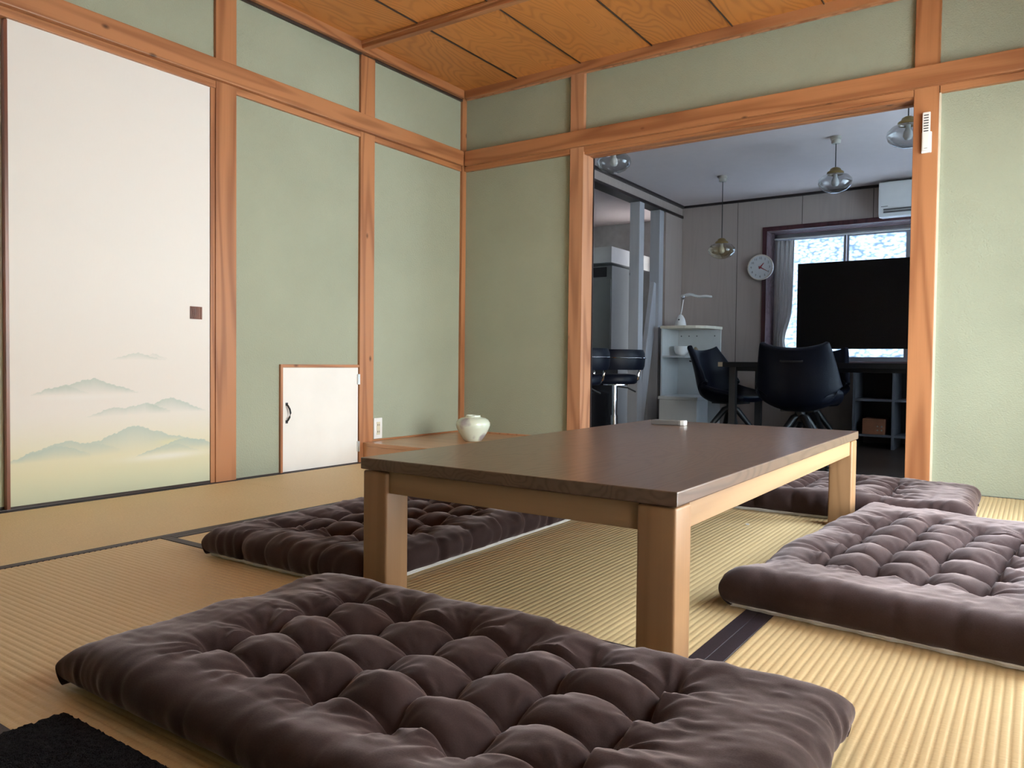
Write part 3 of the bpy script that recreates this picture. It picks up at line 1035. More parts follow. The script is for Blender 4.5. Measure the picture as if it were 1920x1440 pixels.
def cushion(label, loc, rz, LX, LY, tx, ty, T=0.075, res=0.006, seed=1, side_folds=1.0, hide=False, reach=0.042, group='brown floor cushions'):
    """LX x LY pad; tx, ty are the tuft rows along its own x and y"""
    root = thing('floor_cushion', label, 'cushion', loc, rz, group)
    rim = 0.055

    def axis(L):
        phi = np.linspace(-PI / 2, PI / 2, 18)[:-1]
        n = max(8, int((L - 2 * rim) / res))
        flat = np.linspace(rim, L - rim, n)
        d0 = rim * (1 - np.cos(phi) ** 0.8)          # inset of the rim, 0 at the widest point
        d0 = np.where(phi < 0, d0 * 0.35, d0)
        pos = np.concatenate([d0, flat, L - d0[::-1]])
        ph = np.concatenate([phi, np.full(n, PI / 2), phi[::-1]])
        sg = np.concatenate([-np.ones(len(phi)), np.zeros(n), np.ones(len(phi))])
        return pos, ph, sg
    px, fx, sx_ = axis(LX)
    py, fy, sy_ = axis(LY)
    nx, ny = len(px), len(py)
    X, Y = np.meshgrid(px, py, indexing='ij')
    FX, FY = np.meshgrid(fx, fy, indexing='ij')
    SX, SY = np.meshgrid(sx_, sy_, indexing='ij')
    hx, hy = (1 + np.sin(FX)) / 2, (1 + np.sin(FY)) / 2
    q_ = 4.0
    H = np.clip((np.maximum(hx, 2e-3) ** -q_ + np.maximum(hy, 2e-3) ** -q_ - 1), 1, None) ** (-1 / q_)
    # outward direction
    NX, NY, NZ = SX * np.cos(FX) * np.sqrt(hy), SY * np.cos(FY) * np.sqrt(hx), np.maximum(np.sin(np.minimum(FX, FY)), -0.2)
    nn = np.sqrt(NX ** 2 + NY ** 2 + NZ ** 2) + 1e-9
    NX, NY, NZ = NX / nn, NY / nn, NZ / nn
    # relief: pits at the tufts, soft creases between them, folds running over the rim
    u, v = X / LX, Y / LY
    wx = X + 0.006 * smooth_noise(u, v, 9, seed)
    wy = Y + 0.006 * smooth_noise(u, v, 9, seed + 2)
    tx, ty = np.array(tx), np.array(ty)
    rr = np.random.default_rng(seed)
    jx = rr.normal(0, 0.004, (len(tx), len(ty)))
    jy = rr.normal(0, 0.004, (len(tx), len(ty)))
    r2 = np.full(X.shape, 9.0)
    ang = np.zeros(X.shape)
    for i, a in enumerate(tx):
        for j, b in enumerate(ty):
            dx, dy = wx - a - jx[i, j], wy - b - jy[i, j]
            r = np.hypot(dx, dy)
            m = r < r2
            r2 = np.where(m, r, r2)
            ang = np.where(m, np.arctan2(dy, dx) + i * 1.7 + j * 2.3, ang)
    dxm = np.min(np.abs(wx[..., None] - tx), -1)
    dym = np.min(np.abs(wy[..., None] - ty), -1)
    inx = ((X > tx[0] - .01) & (X < tx[-1] + .01))
    iny = ((Y > ty[0] - .01) & (Y < ty[-1] + .01))
    outx = np.clip(np.maximum(tx[0] - X, X - tx[-1]), 0, None)
    outy = np.clip(np.maximum(ty[0] - Y, Y - ty[-1]), 0, None)
    fade_x = np.exp(-(outx / reach) ** 1.3)
    fade_y = np.exp(-(outy / reach) ** 1.3)
    cellx = np.clip(dxm / (np.diff(tx).mean() / 2), 0, 1)
    celly = np.clip(dym / (np.diff(ty).mean() / 2), 0, 1)
    calm = np.clip((outx + outy) / (1.4 * reach), 0, 1)        # the margin runs smooth
    bx_ = np.where(inx, np.sin(cellx * PI / 2), 1.0)
    by_ = np.where(iny, np.sin(celly * PI / 2), 1.0)
    bx_ = bx_ * (1 - calm) + calm
    by_ = by_ * (1 - calm) + calm
    # round pillow between four tufts, sinking in a wide bowl to every tuft
    dep = 0.030 * np.exp(-(r2 / 0.034) ** 1.2)
    dep += 0.010 * np.exp(-r2 / 0.012)
    cr = 0.0105 * np.exp(-dxm / 0.007) * np.where(iny, 1.0, fade_y) * np.where(inx, 1.0, 0.0)
    cr = np.maximum(cr, 0.0105 * np.exp(-dym / 0.007) * np.where(inx, 1.0, fade_x) * np.where(iny, 1.0, 0.0))
    dep += cr
    pk = np.sin(ang * 5 + 3 * np.sin(ang * 2 + seed)) + 0.6 * np.sin(ang * 11 + 2 * np.sin(ang * 3))
    dep += 0.0015 * pk * np.exp(-((r2 - 0.034) / 0.022) ** 2)
    dep += 0.0016 * pk * np.clip((outx + outy) / 0.03, 0, 1) * np.exp(-((r2 - 0.07) / 0.05) ** 2)
    rimw = np.clip(np.maximum(np.cos(FX), np.cos(FY)), 0, 1) ** 0.7
    tang = np.where(np.cos(FX) > np.cos(FY), Y, X)
    tn = np.clip(tang / max(LX, LY), 0, 1)
    fold = smooth_noise(tn, np.clip(0.1 + (outx + outy) * 1.2, 0, 1), 46, seed + 7)
    band = np.clip((outx + outy) / 0.05, 0, 1)
    dep += side_folds * 0.0022 * fold * band * (0.25 + 0.75 * rimw)
    dep += side_folds * 0.0016 * smooth_noise(u * .9, v * .9, 26, seed + 12) * np.exp(-((r2 - 0.08) / 0.06) ** 2) * np.clip((outx + outy) / 0.02, 0, 1)
    side_cr = np.where(np.cos(FX) > np.cos(FY), np.exp(-dym / 0.009) * np.where(iny, 1, 0), np.exp(-dxm / 0.009) * np.where(inx, 1, 0))
    dep += side_folds * 0.004 * side_cr * rimw
    dome = 0.006 * smooth_noise(u, v, 6, seed + 5) * H + 0.0006 * smooth_noise(u, v, 45, seed + 6)
    outer = np.clip((outx + outy) / 0.03, 0, 1)
    bulge = 0.016 * H * np.sqrt(np.clip(bx_ * by_, 0, 1)) * (1 - 0.25 * outer)
    keep = np.clip(H * 6, 0, 1)                       # the seam itself stays put
    D = (bulge + dome - dep) * keep
    # rim height varies a little, corners flatten
    Z = 0.008 + T * H
    V = np.stack([X + NX * D, Y + NY * D, np.maximum(Z + NZ * D, 0.006)], -1).reshape(-1, 3)
    c0 = np.array([LX / 2, LY / 2, 0])
    npmesh('cover', V - c0, grid_faces(nx, ny), 'brown_velvet', root)
    # pale underside and piping along the seam
    hem = 0.030 if hide else 0.30 * rim
    wob = lambda t: 0.003 * math.sin(t * 41 + seed) + 0.003 * math.sin(t * 17 + 2 * seed)
    pts = []
    n1, n2 = 60, 34
    a0, b0 = LX / 2 - hem + .004, LY / 2 - hem + .004
    for k in range(n1):
        pts.append((-a0 + 2 * a0 * k / n1, -b0, 0))
    for k in range(n2):
        pts.append((a0, -b0 + 2 * b0 * k / n2, 0))
    for k in range(n1):
        pts.append((a0 - 2 * a0 * k / n1, b0, 0))
    for k in range(n2):
        pts.append((-a0, b0 - 2 * b0 * k / n2, 0))
    pp = []
    for k, p in enumerate(pts):
        s = 1 + wob(k / len(pts) * 6.0)
        pp.append((p[0] * s, p[1] * s, 0.0075 + 0.002 * abs(math.sin(k * .8 + seed))))
    MB().tube(pp, 0.0032, 6, closed=True).build('piping', 'piping_white', root, smooth=True)
    MB().prism([(p[0] * .997, p[1] * .997) for p in pp], 0.0015, 0.0085).build('underside', 'piping_white', root)
    return root


# nearest the viewer, in front of the table
cushion('brown velvet tufted floor cushion in front of the table, nearest to the camera', (2.270, -2.952, 0), 0.0, 1.13, 0.600,
        [.213, .348, .487, .622, .748, .898], [.150, .257, .362, .472], T=0.061, res=0.0042, seed=3, side_folds=0.7, hide=True)
# left of the table, partly behind the near leg
cushion('brown velvet tufted floor cushion left of the table behind its near leg', (1.420, -1.998, 0), R(1.0), 0.615, 1.18,
        [.165, .265, .365, .465], [.175, .315, .455, .595, .735, .875, 1.0], T=0.068, res=0.006, seed=5, side_folds=1.7, reach=0.12)
# right of the table
cushion('brown velvet tufted floor cushion right of the table, cut by the right edge', (2.838, -1.596, 0), R(-5.3), 0.63, 1.19,
        [.135, .246, .360, .478], [.25, .387, .525, .665, .80, .935], T=0.068, res=0.0055, seed=8, side_folds=0.7)
# at the far end, before the opening
cushion('brown velvet tufted floor cushion at the far table end before the opening', (2.290, -0.650, 0), R(0.5), 1.17, 0.62,
        [.20, .335, .47, .605, .74, .90], [.15, .26, .37, .47], T=0.078, res=0.006, seed=13, side_folds=1.4, reach=0.08)

# ------------------------------------------------------------------ small things in the tatami room
vs = MB()
vs.lathe([(0.0, 0.0), (.050, 0.0), (.060, .004), (.074, .022), (.095, .055), (.110, .085), (.1165, .105), (.115, .122), (.104, .139), (.082, .151), (.062, .156), (.052, .158), (.050, .163), (.050, .168), (.046, .169), (.043, .165), (.044, .156), (.07, .145), (.09, .12), (.08, .06), (.05, .02), (0, .015)], 56)
vase = vs.build('flower_vase', 'vase_glaze', smooth=60)
vase.location = (0.430, -0.435, 0.1092)
vase.rotation_euler = (0, 0, R(40))
vase.scale = (.83, .83, .87)
tag(vase, 'squat pale green glazed vase with purple blotches on the corner platform', 'vase')

ol = thing('wall_outlet', 'white wall outlet with four ivory slots beside the second post', 'outlet', (-0.004, -0.7535, 0.178))
BX((0, -.0325, -.058), (.008, .0325, .058)).build('cover_plate', 'white_plastic', ol, 0.003)
sk = BX((.0081, -.013, -.036), (.0105, .013, .036)).build('socket', 'ivory_plastic', ol, 0.001)
for zz in (-.019, .019):
    for yy in (-.0055, .0055):
        BX((.0106, yy - .0015, zz - .005), (.0112, yy + .0015, zz + .005)).build('slot', 'dark_print', sk)

rc = thing('wall_remote', 'white wall remote control in a holder on the right post of the opening', 'remote control', (2.6185, -0.0125, 1.59))
BX((-.019, -.012, -.088), (.021, -.0003, .004)).build('holder', 'white_plastic', rc, 0.003)
body = BX((-.0155, -.022, -.080), (.0155, -.0125, .088)).build('body', 'white_plastic', rc, 0.003)
for k in range(7):
    BX((-.010, -.0232, .072 - k * .0115), (.009, -.0221, .0765 - k * .0115)).build('button', 'dark_print', body, 0.0006)
BX((-.011, -.0232, -.074), (.011, -.0221, -.010)).build('battery_cover', 'white_plastic', body, 0.0008)
BX((-.006, -.0237, -.0715), (.006, -.0233, -.0698)).build('cover_notch', 'dark_print', body)

# black pile mat at the lower left corner
rg = MB()
n = 60
rx0, rx1, ry0, ry1 = 1.838, 2.44, -3.78, -3.300
bt = thing('bath_mat', 'black deep pile mat at the lower left corner', 'mat', (0, 0, 0))
MB().box((rx0, ry0, 0.0015), (rx1, ry1, 0.010)).build('backing', 'black_pile', bt, 0.003)
NXR, NYR = 150, 120
gx, gy = np.meshgrid(np.linspace(rx0, rx1, NXR), np.linspace(ry0, ry1, NYR), indexing='ij')
e = np.minimum(np.minimum(gx - rx0, rx1 - gx), np.minimum(gy - ry0, ry1 - gy))
gz = 0.010 + 0.006 * np.clip(e / .006, 0, 1) + RNG.uniform(-.0022, .0022, gx.shape) * (e > 0)
Vr = np.stack([gx + RNG.uniform(-.0016, .0016, gx.shape), gy + RNG.uniform(-.0016, .0016, gx.shape), gz], -1).reshape(-1, 3)
pile = npmesh('pile', Vr, grid_faces(NXR, NYR), 'black_pile', bt)
pile['kind'] = 'stuff'

# scrap of white lint on the mat under the table
lint = MB()
bmesh.ops.create_icosphere(lint.bm, subdivisions=2, radius=0.007)
for v_ in lint.bm.verts:
    v_.co *= 0.6 + 0.7 * random.random()
    v_.co.z *= 0.4
lo = lint.build('lint_scrap', 'crumpled_plastic', smooth=True)
lo.location = (2.234, -1.228, 0.003)
tag(lo, 'tiny scrap of white lint on the straw mat under the table', 'lint')

# ------------------------------------------------------------------ dining room furniture
# pendant lamps: rose, cord, brass cap, clear glass globe, bulb
LAMPS = [(0.69, 0.74, 1.900, 'globe_glass', 'clear glass pendant lamp partly behind the left end of the lintel'),
         (0.784, 2.591, 1.542, 'amber_globe_glass', 'smoky amber glass pendant lamp on the longest cord, in front of the panelled wall'),
         (1.837, 1.903, 1.856, 'globe_glass', 'clear glass pendant lamp hanging just left of the air conditioner'),
         (2.40, 1.08, 1.895, 'globe_glass', 'clear glass pendant lamp half hidden by the right post')]
for x, y, z, g, lab in LAMPS:
    L = thing('pendant_lamp', lab, 'lamp', (x, y, z), group='glass pendant lamps')
    MB().lathe([(0, -.077), (.028, -.077), (.040, -.073), (.078, -.058), (.104, -.034), (.114, -.008), (.110, .016), (.088, .040), (.058, .053), (.048, .056), (.046, .062)], 40).build('glass_globe', g, L, smooth=60)
    MB().lathe([(.052, .050), (.056, .052), (.056, .066), (.052, .070), (.040, .076), (.034, .090), (.020, .098), (.008, .102), (0, .102)], 28).build('brass_cap', 'brass', L, smooth=50)
    MB().cyl((0, 0, .10), (0, 0, ZC2 - z - .02), 0.0035, seg=8).build('cord', 'black_iron', L)
    MB().lathe([(0, ZC2 - z - .050), (.026, ZC2 - z - .050), (.031, ZC2 - z - .044), (.031, ZC2 - z - .026), (.036, ZC2 - z - .022), (.036, ZC2 - z - .001), (0, ZC2 - z - .001)], 24).build('ceiling_rose', 'lamp_fitting', L, smooth=50)
    MB().lathe([(0, -.035), (.018, -.030), (.027, -.012), (.024, .010), (.014, .030), (.013, .052), (0, .052)], 20).build('bulb', 'lamp_bulb', L, smooth=50)

# wall clock, twenty past one
ck = thing('wall_clock', 'round white wall clock with red hands beside the window casing', 'clock', (0.822, 3.578, 1.497))
MB().cyl((0, 0, 0), (0, .036, 0), .117, seg=56).build('case', 'white_plastic', ck, smooth=30)
rim_pts = [(.118 * math.cos(2 * PI * k / 64), -.002, .118 * math.sin(2 * PI * k / 64)) for k in range(64)]
MB().tube(rim_pts, .0065, 8, closed=True).build('rim', 'clock_ring', ck, smooth=True)
MB().cyl((0, -.003, 0), (0, -.0002, 0), .113, seg=56).build('dial', 'clock_face', ck)


def text_mesh(body, size):
    cu = bpy.data.curves.new('numeral', 'FONT')
    cu.body = body
    cu.size = size
    cu.align_x = 'CENTER'
    cu.align_y = 'CENTER'
    cu.extrude = 0.0004
    cu.resolution_u = 2
    o = bpy.data.objects.new('numeral', cu)
    COL.objects.link(o)
    bpy.context.view_layer.update()
    me = bpy.data.meshes.new_from_object(o.evaluated_get(bpy.context.evaluated_depsgraph_get()))
    bpy.data.objects.remove(o)
    return me


for h in range(1, 13):
    a = R(90 - 30 * h)
    me = text_mesh(str(h), 0.030)
    o = link('numeral', me, 'grey_plastic', ck)
    o.location = (.088 * math.cos(a), -.0038, .088 * math.sin(a))
    o.rotation_euler = (R(90), 0, 0)
for nm, ang, ln, wd in (('hour_hand', 90 - 40, .052, .0075), ('minute_hand', 90 - 120, .082, .0055)):
    a = R(ang)
    d = Vector((math.cos(a), 0, math.sin(a)))
    nrm = Vector((-d.z, 0, d.x))
    hb = MB()
    yy = -.006 if nm == 'hour_hand' else -.0085
    q = [(-.016 * d + nrm * wd), (-.016 * d - nrm * wd), (ln * d - nrm * wd * .35), (ln * d + nrm * wd * .35)]
    lo_ = [hb.bm.verts.new((p.x, yy, p.z)) for p in q]
    hi_ = [hb.bm.verts.new((p.x, yy - .0015, p.z)) for p in q]
    hb.bm.faces.new(lo_)
    hb.bm.faces.new(hi_[::-1])
    for i in range(4):
        hb.bm.faces.new((lo_[i], lo_[(i + 1) % 4], hi_[(i + 1) % 4], hi_[i]))
    hb.build(nm, 'red_hand', ck)
MB().cyl((0, -.0115, 0), (0, -.003, 0), .006, seg=16).build('hub', 'red_hand', ck)

# air conditioner above the window
ac = thing('air_conditioner', 'white wall air conditioner above the window', 'air conditioner', (1.878, 3.40, 1.845))
prof = [(0.006, 0.03), (0.0, 0.07), (0.0, 0.292), (0.02, 0.300), (0.225, 0.300), (0.225, 0.02), (0.06, 0.0), (0.03, 0.004)]
b_ = MB()
A = [b_.bm.verts.new((0, y, z)) for y, z in prof]
B = [b_.bm.verts.new((.80, y, z)) for y, z in prof]
b_.bm.faces.new(A)
b_.bm.faces.new(B[::-1])
for i in range(len(prof)):
    j = (i + 1) % len(prof)
    b_.bm.faces.new((A[i], A[j], B[j], B[i]))
b_.build('body', 'white_plastic', ac, 0.004)
BX((.012, -.003, .078), (.788, -.0004, .288)).build('front_panel', 'white_plastic', ac, 0.0012)
BX((.04, -.006, .052), (.76, .004, .066)).build('louver', 'grey_plastic', ac, 0.001)
BX((.04, -.002, .030), (.76, .008, .046)).build('louver', 'grey_plastic', ac, 0.001)
mk = MB()
for k in range(9):
    mk.box((.022 + k * .006, -.0040, .083), (.0262 + k * .006, -.0031, .0885 + .001 * (k % 2)))
mk.build('maker_mark', 'dark_print', ac)

# white curtain gathered at the left of the window, on a rail
ct = thing('curtain', 'white curtain gathered at the left side of the window', 'curtain', (0, 0, 0))
nu, nv = 72, 40
U, Vv = np.meshgrid(np.linspace(0, 1, nu), np.linspace(0, 1, nv), indexing='ij')
zc = 1.778 - Vv * (1.778 - 0.645)
wid = 0.185 * (1 - 0.05 * Vv) * (1 - 0.38 * np.exp(-((Vv - .86) / .16) ** 2))
x0c = 0.880 + 0.0 * Vv + 0.0 * U
xx = x0c + U * wid
yyc = YN + 0.215 + 0.018 * np.sin(U * 2 * PI * 4.5 + 0.9 * np.sin(Vv * 4)) * (0.75 + .4 * Vv) + 0.006 * np.sin(U * 2 * PI * 11 + Vv * 6)
V1 = np.stack([xx, yyc, zc], -1).reshape(-1, 3)
cc = npmesh('cloth', V1, grid_faces(nu, nv), 'curtain_cloth', ct)
cc.modifiers.new('thick', 'SOLIDIFY').thickness = 0.003
MB().cyl((WX0 + .005, YN + .215, 1.797), (WX1 - .005, YN + .215, 1.797), .008, seg=12).build('rail', 'white_plastic', ct, smooth=True)

# television on a low white cabinet
cb = thing('media_cabinet', 'white open shelf cabinet under the television, coloured dark for shade', 'cabinet', (1.766, 3.08, ZF))
for a, b in (((0, 0, 0), (.020, .40, .675)), ((.30, 0, 0), (.320, .40, .675)), ((.60, 0, 0), (.62, .40, .675))):
    BX(a, b).build('side_panel', 'cabinet_white_shaded', cb, 0.001)
for z in (0.10, .395):
    for xa in (.0205, .3205):
        BX((xa, .002, z), (xa + .279, .398, z + .018)).build('shelf', 'cabinet_white_shaded', cb, 0.001)
BX((-.40, -.01, .676), (.75, .41, .700)).build('top_board', 'black_laminate', cb, 0.002)
BX((-.40, 0, 0), (-.38, .40, .676)).build('side_panel', 'black_laminate', cb, 0.001)
BX((.021, .385, .119), (.60, .398, .674)).build('back_panel', 'black_laminate', cb)
tv = thing('television', 'large black television standing in front of the window', 'television', (1.245, 3.28, ZF + .70))
BX((0, 0, .135), (1.24, .045, .900)).build('housing', 'black_gloss', tv, 0.004)
BX((.010, -.002, .150), (1.23, -.0003, .892)).build('screen', 'tv_screen', tv, 0.0005)
for x in (.16, 1.08):
    BX((x - .14, -.09, 0.0005), (x + .14, .13, .012)).build('foot', 'black_laminate', tv, 0.002)
    BX((x - .02, .0, .012), (x + .02, .04, .14)).build('foot_stem', 'black_laminate', tv, 0.002)
bxx = thing('leather_box', 'brown leather box with metal studs in the shelf cabinet', 'box', (1.842, 3.10, ZF + .1185))
BX((0, 0, 0), (.175, .20, .130)).build('body', 'brown_leather', bxx, 0.004)
for x in (.118, .150):
    for z in (.036, .068):
        MB().cyl((x, -.004, z), (x, -.0001, z), .007, seg=12).build('stud', 'steel', bxx)

# dining table
dt = thing('dining_table', 'black rectangular dining table with thin square legs', 'table', (1.03, 1.86, ZF))
BX((0, 0, .670), (1.50, .80, .708)).build('tabletop', 'black_laminate', dt, 0.002)
BX((-.0015, -.0008, .672), (.034, .012, .706)).build('lit_end_grain', 'wood_cone', dt, 0.0005)  # end grain at the corner, its orange light put into the tan colour
for x in (.07, 1.375):
    for y in (.045, .70):
        BX((x, y, 0), (x + .05, y + .05, .670)).build('leg', 'black_iron', dt, 0.002)
BX((.12, .055, .640), (1.375, .08, .6698)).build('rail', 'black_laminate', dt, 0.001)
BX((.12, .715, .640), (1.375, .74, .6698)).build('rail', 'black_laminate', dt, 0.001)

pb = MB()
bmesh.ops.create_icosphere(pb.bm, subdivisions=3, radius=0.05)
for v_ in pb.bm.verts:
    k = 0.75 + 0.45 * random.random()
    v_.co = Vector((v_.co.x * k * 0.9, v_.co.y * k, max(v_.co.z * k * 0.95, -0.035)))
pbo = pb.build('plastic_bag', 'crumpled_plastic')
pbo.location = (1.755, 2.05, ZF + .708 + .0355)
tag(pbo, 'crumpled clear plastic bag on the black dining table', 'bag')


def swivel_chair(label, loc, rz):
    """bucket shell on a four-armed swivel foot; the sitter looks along local +y"""
    c = thing('swivel_chair', label, 'chair', loc, rz, 'black swivel dining chairs')
    ctrl = [(.225, .425, .46, .012), (.20, .440, .50, .02), (.10, .432, .54, .05), (-.02, .418, .57, .085), (-.12, .412, .585, .115), (-.185, .440, .585, .135), (-.215, .51, .565, .135), (-.235, .60, .53, .115), (-.258, .70, .49, .085), (-.285, .80, .45, .050), (-.295, .835, .43, .040)]
    P = np.array(ctrl)
    t = np.linspace(0, len(ctrl) - 1, 34)
    C = np.stack([np.interp(t, np.arange(len(ctrl)), P[:, k]) for k in range(4)], 1)
    dC = np.gradient(C[:, :2], axis=0)
    dC /= np.linalg.norm(dC, axis=1, keepdims=True)
    nrm = np.stack([dC[:, 1], -dC[:, 0]], 1)          # towards the sitter
    nrm = np.where((nrm[:, 1:2] < 0) & (nrm[:, 0:1] < .3), -nrm, nrm)
    s = np.linspace(-1, 1, 25)
    V = []
    for i in range(len(t)):
        for q in s:
            w = C[i, 2] / 2 * q
            k = C[i, 3] * abs(q) ** 2.2 * 1.15
            topdip = -0.028 * (1 - abs(q) ** 2) * max(0, (i - 27) / 6)
            V.append((w * (1 - .12 * abs(q) ** 6), C[i, 0] + nrm[i, 0] * k, C[i, 1] + nrm[i, 1] * k + topdip))
    sh = npmesh('shell', np.array(V), grid_faces(len(t), len(s)), 'bluelit_black_leather', c)
    md = sh.modifiers.new('thick', 'SOLIDIFY')
    md.thickness = 0.042
    md.offset = -1.0
    bv = sh.modifiers.new('round', 'SUBSURF')
    bv.levels = 1
    bv.render_levels = 1
    MB().tube([(-.07, -.345, .715), (-.06, -.352, .712), (.06, -.352, .712), (.07, -.345, .715)], .006, 8).build('back_handle', 'black_iron', c, smooth=True)
    MB().cyl((0, 0, .30), (0, 0, .385), .034, seg=20).build('column', 'black_iron', c, smooth=30)
    MB().box((-.11, -.11, .372), (.11, .11, .388)).build('seat_plate', 'black_iron', c, 0.003)
    for k in range(4):
        a = R(45 + 90 * k)
        d = Vector((math.cos(a), math.sin(a), 0))
        MB().tube([d * .01 + Vector((0, 0, .335)), d * .05 + Vector((0, 0, .325)), d * .29 + Vector((0, 0, .032)), d * .305 + Vector((0, 0, .016))], [.024, .024, .016, .015], 10).build('leg', 'black_iron', c, smooth=40)
        MB().cyl(d * .30 + Vector((0, 0, .0005)), d * .30 + Vector((0, 0, .014)), .014, seg=12).build('foot', 'black_iron', c)
    return c


swivel_chair('black swivel chair seen from behind at the near side of the dining table', (1.70, 1.62, ZF), R(4))
swivel_chair('black swivel chair at the left end of the dining table with blue window light tinted into its leather', (1.00, 2.26, ZF), R(-101))
swivel_chair('black swivel chair facing the viewer across the dining table', (1.52, 2.68, ZF), R(178))

# corner shelf with desk lamp
cs = thing('corner_shelf', 'white corner shelf unit with rounded front against the panelled wall', 'shelf', (0.07, 2.98, ZF))


def shelf_poly(g=0.0):
    return [(g, g), (.24, g), (.33, .03), (.40, .10), (.44, .22 - 0), (.45, .40 - g), (g, .40 - g)]


BX((0, 0, 0), (.015, .40, 1.025)).build('side_panel', 'white_board', cs, 0.001)
BX((.0155, .385, 0), (.45, .40, 1.025)).build('back_panel', 'white_board', cs, 0.001)
MB().prism([(-.006, -.006), (.24, -.006), (.335, .025), (.408, .095), (.448, .22), (.458, .406), (-.006, .406)], 1.0255, 1.052).build('top_board', 'cream_edge', cs, 0.002)
for z in (.37, .75):
    MB().prism([(.0155, .004), (.24, .004), (.33, .034), (.40, .104), (.437, .22), (.445, .3845), (.0155, .3845)], z, z + .018).build('shelf', 'white_board', cs, 0.001)
MB().prism([(.0155, .004), (.24, .004), (.33, .034), (.40, .104), (.437, .22), (.445, .3845), (.0155, .3845)], .05, .068).build('shelf', 'white_board', cs, 0.001)
for x in (.05, .13, .21, .39):
    MB().cyl((x, .3835, .965), (x, .3849, .965), .006, seg=10).build('peg_hole', 'dark_print', cs)
dl = thing('desk_lamp', 'white desk lamp with wavy flat head on the corner shelf', 'lamp', (0.20, 3.14, ZF + 1.052))
MB().lathe([(0, .0005), (.050, .0005), (.054, .010), (.050, .035), (.040, .070), (.026, .098), (.012, .112), (0, .114)], 32).build('base', 'white_plastic', dl, smooth=60)
MB().cyl((0, -.0455, .060), (0, -.040, .062), .008, seg=12).build('switch', 'dark_print', dl)
MB().tube([(.0, 0, .108), (.012, 0, .17), (.028, 0, .27)], .0042, 8).build('arm', 'steel', dl, smooth=True)
MB().cyl((.016, 0, .268), (.040, 0, .268), .016, seg=16).cyl((.028, 0, .262), (.030, 0, .298), .009, seg=12).build('joint', 'chrome', dl, 0.001)
nu, nv = 30, 12
U, Vv = np.meshgrid(np.linspace(0, 1, nu), np.linspace(-1, 1, nv), indexing='ij')
hw_ = 0.042 * np.sin(np.clip(U * .94 + .05, 0, 1) * PI) ** .35 * (1 - .18 * np.exp(-((U - .55) / .13) ** 2))
hz_ = .300 + 0.022 * np.exp(-((U - .28) / .2) ** 2) - .018 * U + .008 * np.exp(-((U - .8) / .14) ** 2) - 0.016 * Vv ** 2
hd_ = npmesh('head', np.stack([.005 + U * .30, Vv * hw_, hz_], -1).reshape(-1, 3), grid_faces(nu, nv), 'white_plastic', dl)
hd_.modifiers.new('thick', 'SOLIDIFY').thickness = 0.012
bowl = MB().lathe([(0, 0.0005), (.03, .0005), (.055, .02), (.068, .055), (.070, .092), (.066, .092), (.062, .055), (.05, .024), (0, .012)], 32).build('bowl', 'white_plastic', smooth=60)
bowl.location = (0.20, 3.17, ZF + .7685)
tag(bowl, 'white bowl on the upper shelf of the corner unit', 'bowl')
cone = MB().lathe([(0, .0005), (.052, .0005), (.050, .01), (.02, .070), (.008, .085), (0, .087)], 28).build('wooden_cone', 'wood_cone', smooth=50)
cone.location = (0.325, 3.22, ZF + .7685)
tag(cone, 'small brown wooden cone beside the white bowl', 'ornament')
sb = thing('storage_box', 'white storage box with a raised rim in front of the corner shelf', 'box', (0.20, 2.66, ZF))
BX((0, 0, 0.0005), (.36, .28, .365)).build('body', 'white_board', sb, 0.004)
BX((-.008, -.008, .366), (.368, .288, .395)).build('lid', 'white_board', sb, 0.004)

# kitchen: counter, tall refrigerator, wall box above it
kc = thing('kitchen_counter', 'black kitchen counter behind the bar stools', 'counter', (-0.62, 1.10, ZF))
BX((0, 0, 0), (.48, 1.40, .72)).build('body', 'black_gloss', kc, 0.002)
BX((-.02, -.02, .721), (.50, 1.42, .745)).build('worktop', 'black_laminate', kc, 0.003)
fg = thing('refrigerator', 'tall grey refrigerator with a dark vent grille at its top', 'refrigerator', (-1.30, 3.25, ZF))
BX((0, 0, 0.0005), (.70, .64, 1.70)).build('body', 'fridge_grey', fg, 0.004)
BX((.006, -.012, .03), (.694, -.0005, 1.56)).build('door', 'fridge_grey', fg, 0.003)
gv = BX((.01, -.008, 1.585), (.64, -.0005, 1.685)).build('vent_grille', 'black_iron', fg, 0.002)
for k in range(5):
    BX((.02, -.013, 1.592 + k * .018), (.63, -.0085, 1.602 + k * .018)).build('vent_slat', 'dark_print', gv)
hb_ = BX((-1.36, 3.235, 1.600), (-0.60, 4.19, 1.765)).build('wall_box', 'white_board', None, 0.004)
tag(hb_, 'long white boxed cupboard above the refrigerator', 'cupboard')


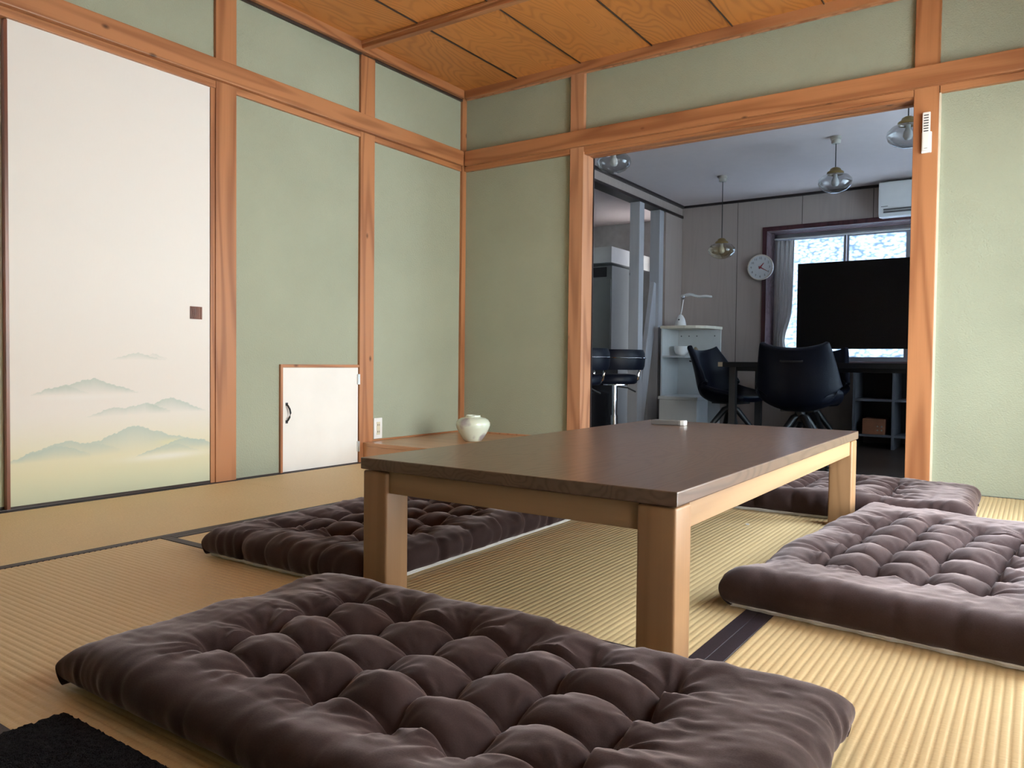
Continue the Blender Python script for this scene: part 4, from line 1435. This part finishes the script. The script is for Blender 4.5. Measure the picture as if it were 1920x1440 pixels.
def bar_stool(label, loc, rz):
    s = thing('bar_stool', label, 'stool', loc, rz, 'black bar stools with chrome poles')
    MB().lathe([(0, .535), (.150, .535), (.166, .545), (.170, .562), (.168, .590), (.155, .604), (.10, .610), (0, .610)], 40).build('seat', 'bluelit_black_leather', s, smooth=50)
    MB().lathe([(0, .525), (.10, .525), (.10, .5345), (0, .5345)], 28).build('seat_plate', 'chrome', s)
    MB().cyl((0, 0, .02), (0, 0, .30), .030, seg=20).cyl((0, 0, .30), (0, 0, .525), .022, seg=20).build('pole', 'chrome', s, smooth=30)
    MB().lathe([(0, .0005), (.205, .0005), (.205, .006), (.12, .016), (.05, .030), (.032, .045), (0, .045)], 40).build('base', 'chrome', s, smooth=40)
    ring = [(.13 * math.cos(2 * PI * k / 28), .10 + .10 * math.sin(2 * PI * k / 28), .165) for k in range(29)]
    MB().tube(ring[:-1], .010, 8, closed=True).build('footrest', 'chrome', s, smooth=True)
    MB().tube([(0, .03, .165), (0, .005, .175)], .010, 8).build('footrest_arm', 'chrome', s)
    MB().tube([(.02, 0, .515), (.10, -.03, .505), (.16, -.05, .475)], .006, 8).build('lever', 'black_iron', s, smooth=True)
    # C-shaped padded back round the rear half
    n = 36
    rings = []
    b = MB()
    for k in range(n + 1):
        a = R(-90 - 108 + 216 * k / n)
        tip = min(1.0, min(k, n - k) / 5.0)
        hgt = 0.078 * (0.30 + .70 * tip)
        rad = .205
        zc_ = .715 + 0.030 * (1 - tip)
        ring = []
        for q in range(10):
            th = 2 * PI * q / 10
            ro = rad + .020 * math.cos(th) * (0.5 + .5 * tip)
            ring.append(b.bm.verts.new((ro * math.cos(a), ro * math.sin(a), zc_ + hgt * math.sin(th))))
        rings.append(ring)
    for A, B in zip(rings, rings[1:]):
        for q in range(10):
            b.bm.faces.new((A[q], A[(q + 1) % 10], B[(q + 1) % 10], B[q]))
    b.bm.faces.new(rings[0][::-1])
    b.bm.faces.new(rings[-1])
    b.build('backrest', 'bluelit_black_leather', s, smooth=60)
    arc = lambda r, z, a0, a1, n: [(r * math.cos(R(a0 + (a1 - a0) * k / n)), r * math.sin(R(a0 + (a1 - a0) * k / n)), z) for k in range(n + 1)]
    MB().tube(arc(.229, .728, -90 - 100, -90 + 100, 30), .005, 8).build('chrome_trim', 'chrome', s, smooth=True)
    for sg in (-1, 1):
        a = R(-90 + sg * 82)
        d = Vector((math.cos(a), math.sin(a), 0))
        MB().tube([d * .160 + Vector((0, 0, .545)), d * .196 + Vector((0, 0, .57)), d * .208 + Vector((0, 0, .63)), d * .212 + Vector((0, 0, .70)), d * .206 + Vector((0, 0, .735))], .011, 8).build('support', 'chrome', s, smooth=True)
    return s


bar_stool('black leather bar stool with chrome pole, right one beside the white stud', (0.434, 1.30, ZF), R(62))
bar_stool('black leather bar stool half hidden behind the cedar door jamb', (0.40, 0.80, ZF), R(62))
